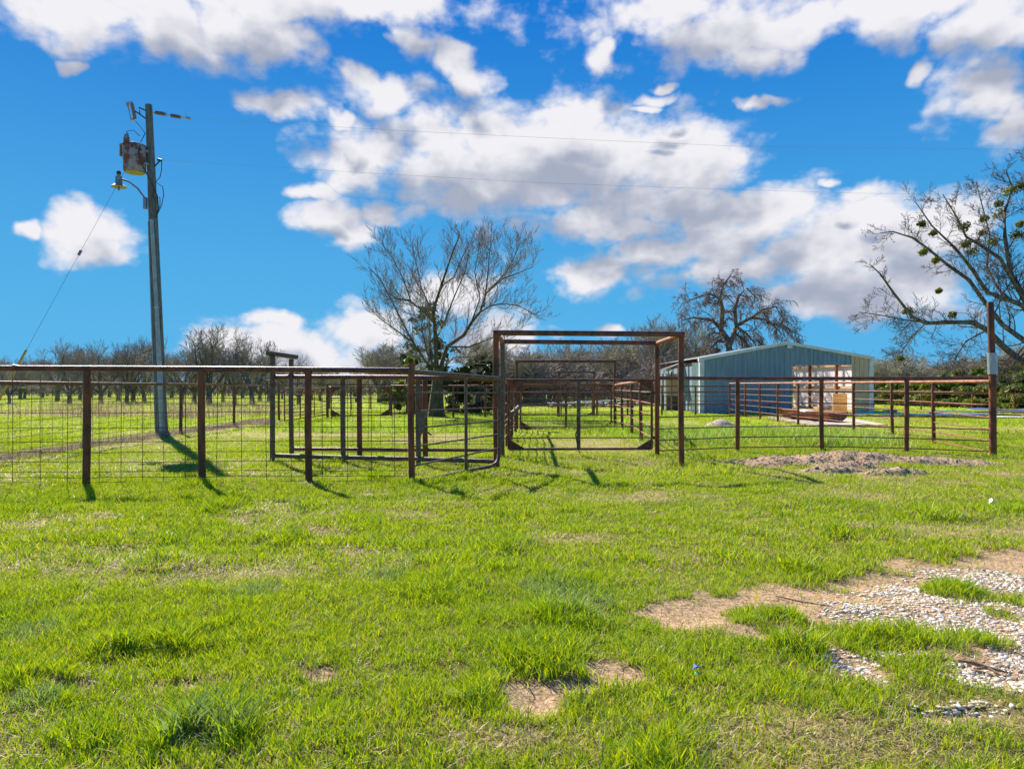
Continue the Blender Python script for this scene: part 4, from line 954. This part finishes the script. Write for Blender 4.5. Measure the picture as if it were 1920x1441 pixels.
# right tree with mistletoe
YR = 22.0; T = Tree(14, nch=(6, 22, 10, 6), ang=(45, 52, 50, 45), ratio=.46, up=.05, wob=.28, rr=.40, maxd=4, rmin=.006, start=.1)
T.poly([Vector(P(x, y, YR)) for x, y in ((1996, 812), (1990, 760), (1980, 715), (1968, 670), (1955, 620))], [.42, .36, .33, .28, .22], 0)
for L, r0, r1 in (([(1975,716),(1920,682),(1875,644),(1851,618),(1822,604),(1773,604),(1735,606),(1709,592),(1677,551),(1650,513),(1632,496)], .17, .012),
                  ([(1773,604),(1735,603),(1700,600),(1660,592),(1610,585)], .05, .01),
                  ([(1960,640),(1920,574),(1895,563),(1851,548),(1822,504),(1793,467),(1747,423),(1717,379)], .15, .012),
                  ([(1972,680),(1920,638),(1880,609),(1846,566),(1817,525),(1776,496),(1741,467),(1712,446),(1674,434),(1650,437)], .14, .012),
                  ([(1957,620),(1920,557),(1895,513),(1884,443),(1884,397),(1898,353),(1886,318)], .15, .015),
                  ([(1930,580),(1905,535),(1875,484),(1840,461),(1811,443),(1793,405),(1768,365)], .11, .012),
                  ([(1957,620),(1960,540),(1940,450),(1925,380),(1930,300)], .13, .015), ([(1895,563),(1870,540),(1850,500),(1856,440),(1840,380),(1830,340)], .07, .012),
                  ([(1851,618),(1810,640),(1795,665),(1780,700)], .05, .01), ([(1735,606),(1710,630),(1690,660),(1668,680)], .035, .008),
                  ([(1980,715),(2040,640),(2080,560),(2120,470)], .15, .02), ([(1955,620),(2010,520),(2040,420),(2030,330)], .13, .02), ([(1920,660),(1895,690),(1870,705)], .06, .01)):
    T.limb(LP(L, YR, rl, 2.0), r0*.68, r1, 1, L=2.15)
rt_ = tree_obj('bare_tree', T, (P(1996, 805, YR)[0], YR, 0), 'dark gnarled bare tree with green mistletoe clumps at the right edge', 'tree', ('bark_dark', 'twig_dark'), split=1)
def leaves(centres, per, size, seed, flat=.8):
    """many small leaf quads spread through clumps: centres (x,y,z,rx,rz)"""
    r = np.random.default_rng(seed); Cn = A(centres, dtype=float); w = (Cn[:, 3]**2*Cn[:, 4]); k = r.choice(len(Cn), size=int(per*len(Cn)), p=w/w.sum())
    d = r.normal(0, 1, (len(k), 3)); d /= np.linalg.norm(d, axis=1, keepdims=True); d *= (r.random(len(k))**(.45 if flat else .65))[:, None]
    p = Cn[k, :3]+d*np.c_[Cn[k, 3], Cn[k, 3], Cn[k, 4]]
    a = r.normal(0, 1, (len(k), 3)); a /= np.linalg.norm(a, axis=1, keepdims=True); b = np.cross(a, r.normal(0, 1, (len(k), 3))); b /= np.linalg.norm(b, axis=1, keepdims=True)
    s = size*r.uniform(.5, 1.3, len(k))[:, None]; a = a*s; b = b*s*.45
    V = np.stack([p-a, p+b, p+a, p-b], 1).reshape(-1, 3); i = np.arange(len(k))*4
    return V, np.c_[i, i+1, i+2, i+3]
mis = [(1728,420),(1750,438),(1808,425),(1842,436),(1812,456),(1730,473),(1755,488),(1872,382),(1895,357),(1702,583),(1785,590),(1822,470),(1862,452),(1912,420),(1915,350),(1875,400),(1905,440),(1760,545),(1845,410),(1688,672)]
for px, py in mis:
    rs = rl.uniform(.09, .20)*(1.25 if px > 1790 else .8)
    V, Q = leaves([(0, 0, 0, rs, rs*.9), (rs*.5, .02, rs*.2, rs*.7, rs*.6), (-rs*.5, 0, -rs*.2, rs*.6, rs*.6)], 60, .052, px, 0)
    o = link_np('mistletoe', np_mesh('mistletoe', V, [Q]), M['mistletoe'], rt_); o.location = Vector(P(px, py, YR+rl.uniform(-.8, .8)))-rt_.location

# drooping tree behind the barn
YW = 47.0; T = Tree(23, nch=(6, 22, 11, 6), ang=(45, 60, 50, 45), ratio=.46, up=.10, droop=.55, wob=.34, rr=.42, maxd=4, rmin=.011, start=.15)
T.poly([Vector(P(x, y, YW)) for x, y in ((1372, 762), (1371, 715), (1369, 675), (1369, 655))], [.42, .38, .34, .3], 0)
for L, r0, r1 in (([(1369,660),(1362,632),(1348,612),(1335,600),(1300,595),(1280,600)], .22, .03), ([(1366,650),(1376,625),(1380,610),(1410,595),(1440,600),(1465,625)], .22, .03),
                  ([(1352,616),(1355,580),(1350,560),(1356,535),(1372,512)], .18, .03), ([(1380,610),(1378,580),(1385,555),(1400,540),(1420,560)], .15, .03),
                  ([(1350,560),(1330,550),(1300,560),(1278,570)], .10, .02), ([(1410,595),(1430,580),(1455,575),(1470,600)], .1, .02), ([(1440,605),(1465,612),(1490,635)], .08, .02),
                  ([(1366,640),(1345,640),(1330,655),(1320,668)], .12, .02), ([(1380,612),(1400,625),(1420,650)], .12, .02)):
    T.limb(LP(L, YW, rl, 2.5), r0, r1, 1, L=3.6)
tree_obj('drooping_tree', T, (P(1372, 760, YW)[0], YW, 0), 'drooping bare tree with tangled reddish twigs rising behind the barn', 'tree', ('bark_grey', 'twig_brown'))

# prototypes of bare trees
def auto_tree(seed, h, mats, name='bare_tree', spread=48, up=.09, n0=6, **kw):
    kw = dict(dict(nch=(n0, 10, 8, 5), ang=(spread, 46, 46, 42), ratio=.62, up=up, wob=.24, rr=.5, maxd=4, rmin=.014, start=.3), **kw)
    T = Tree(seed, **kw)
    r = T.r; b = h*.17; T.poly([Vector((0, 0, -.1)), Vector((.02, 0, b*.5)), Vector((r.uniform(-.1, .1), 0, b))], [h*.045, h*.036, h*.034], 0)
    for i in range(n0):
        a = 2*math.pi*i/n0+r.uniform(-.4, .4); s = R(r.uniform(14, spread))
        T.grow(Vector((0, 0, b*r.uniform(.8, 1.0))), Vector((math.sin(s)*math.cos(a), math.sin(s)*math.sin(a), math.cos(s))), h*r.uniform(.52, .68), h*.022, 1)
    o = tree_obj(name, T, (0, 0, 0), 'x', 'tree', mats, split=1, sides=(6, 3), local=True)
    return o
protos = [auto_tree(50+i, 6.0, ('bark_dark', 'twig_grey'), 'orchard_tree', spread=(56, 48, 62, 52, 58, 44)[i], up=(.07, .10, .05, .08, .06, .12)[i]) for i in range(6)]
ORD = ['first','second','third','fourth','fifth','sixth','seventh','eighth','ninth','tenth','eleventh','twelfth','thirteenth','fourteenth','fifteenth','sixteenth','seventeenth','eighteenth','nineteenth','twentieth','twenty-first','twenty-second','twenty-third','twenty-fourth','twenty-fifth','twenty-sixth','twenty-seventh','twenty-eighth','twenty-ninth','thirtieth','thirty-first','thirty-second','thirty-third','thirty-fourth','thirty-fifth','thirty-sixth','thirty-seventh','thirty-eighth','thirty-ninth','fortieth']
# (px of trunk, py of foot, py of crown top)
orch = [(18,757,664),(38,748,668),(46,747,672),(108,751,650),(130,756,640),(150,748,655),(190,756,640),(222,752,648),(238,756,637),(250,754,650),(270,752,640),(342,756,650),(364,755,636),(392,757,608),(418,753,655),(440,757,650),(473,758,618),(487,752,660),(503,753,668),(80,745,672),(170,745,660),(300,748,660),(322,745,658),(205,744,660),(560,757,668),(585,750,690),(-30,756,660),(-70,750,655),(455,746,662),(529,748,690)]
orch.sort()
used = set()
for i, (px, py, pt) in enumerate(orch):
    Y = min(GY(py), 92); x = XY(px, Y)[0]; h = EYE+(HY-pt)/F*Y; k = (i*5+i//6) % 6
    lab = ('tall' if pt < 630 else 'small' if pt > 660 else 'mid sized')+' bare dark orchard tree, '+ORD[i]+' counted from the left in the orchard'
    sc = h/6.2; sw = sc*(1.0+.15*math.sin(i*2.3))
    if k not in used:
        used.add(k); o = protos[k]; o.location = (x, Y, 0); o.rotation_euler = (0, 0, i*1.7); o.scale = (sw, sw, sc); o['label'] = lab; o['group'] = 'bare trees of the orchard'
    else: copy_thing(protos[k], (x, Y, 0), i*1.7, (sw, sw, sc), lab, 'bare trees of the orchard')
# trees of the wood behind the pens: pale twiggy trees
wp = [auto_tree(80+i, 7.0, ('bark_grey', 'twig_pale' if i != 1 else 'twig_grey'), 'woodland_tree', spread=40, up=.12, n0=7, rmin=.02, nch=(7, 11, 8, 5)) for i in range(3)]
wood = [(600,62,690),(640,60,700),(668,58,695),(712,56,640),(740,52,650),(760,60,660),(900,50,640),(935,56,632),(960,62,660),(985,50,655),(1010,58,650),(1040,64,645),(1062,52,652),(1090,60,640),(1118,66,645),(1145,54,642),(1172,62,635),(1200,58,615),(1232,52,600),(1262,60,595),(1290,56,605),(1312,64,640),(1400,62,640),(1440,66,650),(1500,70,668),(1650,60,672),(1680,64,660),(1712,66,682),(1748,70,672),(1780,66,678),(1806,72,668),(1835,66,662),(1880,64,650),(1915,60,645)]
used = set()
for i, (px, Y, pt) in enumerate(wood):
    k = 0 if 1640 < px < 1670 else (i % 3); x = XY(px, Y)[0]; h = EYE+(HY-pt)/F*Y; sc = h/7.3; sw = sc*(.95+.2*math.sin(i*3.1))*(1.35 if h < 5 else 1)
    lab = ('tall' if pt < 620 else 'low' if pt > 665 else 'mid height')+' leafless twiggy tree, '+ORD[i]+' from the left in the wood behind the pens'
    if k not in used:
        used.add(k); o = wp[k]; o.location = (x, Y, 0); o.rotation_euler = (0, 0, i*2.1); o.scale = (sw, sw, sc); o['label'] = lab; o['group'] = 'bare trees of the wood'
    else: copy_thing(wp[k], (x, Y, 0), i*2.1, (sw, sw, sc), lab, 'bare trees of the wood')

# far wood as one mass: thousands of thin stems and twigs in a belt
def brush(name, label, x0, x1, ya, yb, hf, n, mt, seed, lean=.35, w=.05):
    r = np.random.default_rng(seed); polys = []
    x = r.uniform(x0, x1, n); y = r.uniform(ya, yb, n)
    for i in range(n):
        h = hf(x[i])*r.uniform(.35, 1.0); a = r.uniform(0, 6.28); l = h*lean*r.uniform(.2, 1.4)
        p0 = Vector((x[i], y[i], 0)); p1 = p0+Vector((math.cos(a)*l*.3, math.sin(a)*l*.3, h*.5)); p2 = p0+Vector((math.cos(a)*l, math.sin(a)*l, h*r.uniform(.75,1)))
        polys.append(([tuple(p0), tuple(p1), tuple(p2)], [w*h*.14, w*h*.09, w*.14]))
        for q in range(13):
            f_ = r.uniform(.3, .95); s0 = p0.lerp(p2, f_) if f_ > .5 else p0.lerp(p1, f_*2); b2 = r.uniform(0, 6.28); e = s0+Vector((math.cos(b2)*h*.26, math.sin(b2)*h*.26, h*r.uniform(.0, .22)))
            polys.append(([tuple(s0), tuple(s0.lerp(e, .5)+Vector((0, 0, h*.02))), tuple(e)], [w*.28, w*.2, w*.14]))
    V, Q = tubes(polys, 3); return tag(link_np(name, np_mesh(name, V, [Q], True), M[mt]), label, kind='stuff')
brush('far_wood', 'distant grey brown belt of bare woods along the horizon', -110, 120, 100, 135, lambda x: 4.6+.9*math.sin(x*.13)+.6*math.sin(x*.41)+(1.2 if -5<x<40 else -1.2), 4200, 'twig_grey', 1, w=.16)
brush('brush_thicket', 'tangled bare brush behind the rear pen fence', -4, 17, 48, 60, lambda x: 3.6+.9*math.sin(x*.7), 1500, 'twig_grey', 2, w=.07)
brush('brush_belt', 'low dark undergrowth behind the orchard', -75, -8, 88, 100, lambda x: 2.2+.4*math.sin(x*.5), 1500, 'twig_grey', 3, w=.13)
brush('pale_brush', 'pale budding brush to the right of the barn', 27, 45, 62, 74, lambda x: 3.6+1.0*math.sin(x*.6), 1300, 'twig_pale', 4, w=.09)

# cedars and evergreens
def cedar(label, px, Y, ptop, wpx, mt, seed, n=2600, name='cedar', size=.13, group=None, foot=None, pw=1.6, nb=34):
    r = random.Random(seed); x = XY(px, Y)[0]; h = EYE+(HY-ptop)/F*Y; w = wpx/F*Y/2
    root = thing(name, (x, Y, 0), label, 'tree', group)
    m = MB(); m.pipe([(x, Y, -.1), (x+.05, Y, h*.4), (x, Y, h*.85)], [h*.03+.04, h*.02+.02, .02], 8); m.build('trunk', M['bark_dark'], root)
    cs = []
    for i in range(nb):
        f = r.uniform(.04, 1); a = r.uniform(0, 6.28); q = w*(1-f**pw)*r.uniform(.35, 1.0)+.1
        rs = r.uniform(.16, .34)*w*(1.15-f*.6)
        cs.append((math.cos(a)*q, math.sin(a)*q, max(.15, f*h*.95), rs, rs*.55))
    V, Q = leaves(cs, n/nb, size, seed); V = V[:, :]; link_np('crown', np_mesh('crown', V, [Q]), M[mt], root)
    return root
ced = [(1655,52,705,70),(1690,50,712,70),(1725,48,708,80),(1765,46,700,90),(1800,45,694,90),(1838,44,688,100),(1872,43,684,100),(1905,42,682,110),(1945,41,684,110),(1780,50,690,70)]
CN = ['leftmost, beside the barn corner', 'second from the barn corner', 'third from the barn corner', 'fourth from the barn corner', 'fifth from the barn corner', 'just left of the tall sleeved post', 'just right of the tall sleeved post', 'second right of the tall sleeved post', 'at the right edge of the photo', 'behind and between the low bushy ones']
for i, (px, Y, pt, w) in enumerate(ced): cedar('bushy sunlit cedar, '+CN[i], px, Y, pt, w*1.25, 'cedar', 200+i, 5200, size=.15, group='cedars right of the barn')
cedar('dark evergreen standing directly behind the centre bare tree', 805, 37, 560, 135, 'cedar_dark', 301, 5200, size=.12, pw=3.2, nb=60)
cedar('dark round evergreen low between the centre tree and the gateway', 895, 36, 640, 90, 'cedar_dark', 302, 9000, size=.13, pw=3, nb=50)
cedar('olive evergreen bush low at the left foot of the centre tree', 765, 35, 668, 90, 'cedar', 303, 3600, size=.14)
cedar('small green shrub behind the alley gates', 1068, 44, 742, 34, 'mistletoe', 304, 900, 'shrub', size=.07)
cedar('narrow olive evergreen in front of the drooping tree', 1345, 52, 645, 26, 'cedar', 305, 900, size=.13)

# ------------------------------------------------------------------ small things
st = thing('fallen_stick', (*XY(1850, 3.38), 0), 'dark crooked fallen stick lying on the white gravel', 'stick')
def G(px, py, dz=.012): Y = GY(py); x = XY(px, Y)[0]; return (x, Y, h1(x, Y)+dz)
MB().pipe([G(1796, 1252, .02), G(1822, 1256, .03), G(1850, 1262, .03), G(1890, 1268, .02)], [.006, .011, .010, .005], 8).build('stem', M['stick'], st)
MB().pipe([G(1830, 1262, .02), G(1850, 1262, .03), G(1876, 1272, .02)], [.006, .008, .004], 6).build('fork', M['stick'], st)
tag(MB().pipe([G(1455, 1118, .012), G(1500, 1128, .02), G(1560, 1138, .012)], [.004, .006, .004], 6).build('fallen_twig', M['stick'], None), 'thin twig lying on the bare soil at the edge of the lawn', 'stick')
tag(MB().pipe([G(1604, 1180, .012), G(1626, 1186, .012)], [.005, .004], 6).build('fallen_twig', M['wood'], None), 'short orange twig lying beside the gravel', 'stick')
lt = thing('crumpled_wrapper', G(1306, 1266), 'small blue and green crumpled wrapper in the grass', 'litter')
c0 = Vector(G(1306, 1266, .045)); m = MB(); m.add([c0+Vector(v) for v in ((-.02,0,-.005),(.0,-.012,.012),(.022,0,.006),(.012,.014,-.006),(-.006,.02,.012))], [(0,1,4),(1,2,4),(2,3,4),(0,4,3),(0,3,2,1)]); m.build('foil', M['blue'], lt, True)
m = MB(); c1_ = c0-Vector((0, .012, .018)); m.add([c1_+Vector(v) for v in ((-.018,0,-.01),(.0,-.014,.0),(.02,0,-.004),(.012,.014,-.012),(-.006,.012,.006))], [(0,1,4),(1,2,4),(2,3,4),(0,4,3),(0,3,2,1)]); m.build('wrapper', M['green'], lt, True)
wc = Vector(G(1860, 948, .06)); m = MB(); m.add([wc+Vector(v) for v in ((-.04,0,-.03),(-.01,-.03,.02),(.04,-.01,.0),(.03,.03,-.03),(-.01,.03,.03),(0,0,.045))], [(0,1,5),(1,2,5),(2,3,5),(3,4,5),(4,0,5),(0,4,3,2,1)])
tag(m.build('paper_scrap', M['white'], None, True), 'white crumpled scrap in the grass near the right fence post', 'litter')

# pale things beyond the farthest gateway
tag(MB().pipe([P(1034, 757, 41), P(1100, 753, 41.5), P(1178, 749, 42)], .045, 8).build('long_pipe', M['trim'], None), 'long pale pipe resting aslant beyond the farthest gateway', 'pipe')
tag(MB().pipe([P(1178, 738, 42), P(1178, 775, 42)], .05, 8).build('pipe_rest', M['rust'], None), 'dark stub post holding up the right end of the long pale pipe', 'post')
r_ = np.random.default_rng(9); n = 160; x = r_.uniform(*sorted((XY(1028, 44)[0], XY(1190, 44)[0])), n); y = 44+r_.normal(0, .5, n)
V, Fc, C = stones(x, y, r_.uniform(.0, .35, n), r_.uniform(.06, .17, n), 77, [(.62,.52,.45),(.70,.62,.56),(.45,.34,.28)])
tag(link_np('rubble', np_mesh('rubble', V, [Fc], False, C), M['stone']), 'pale rubble strewn beyond the farthest gateway', kind='stuff')
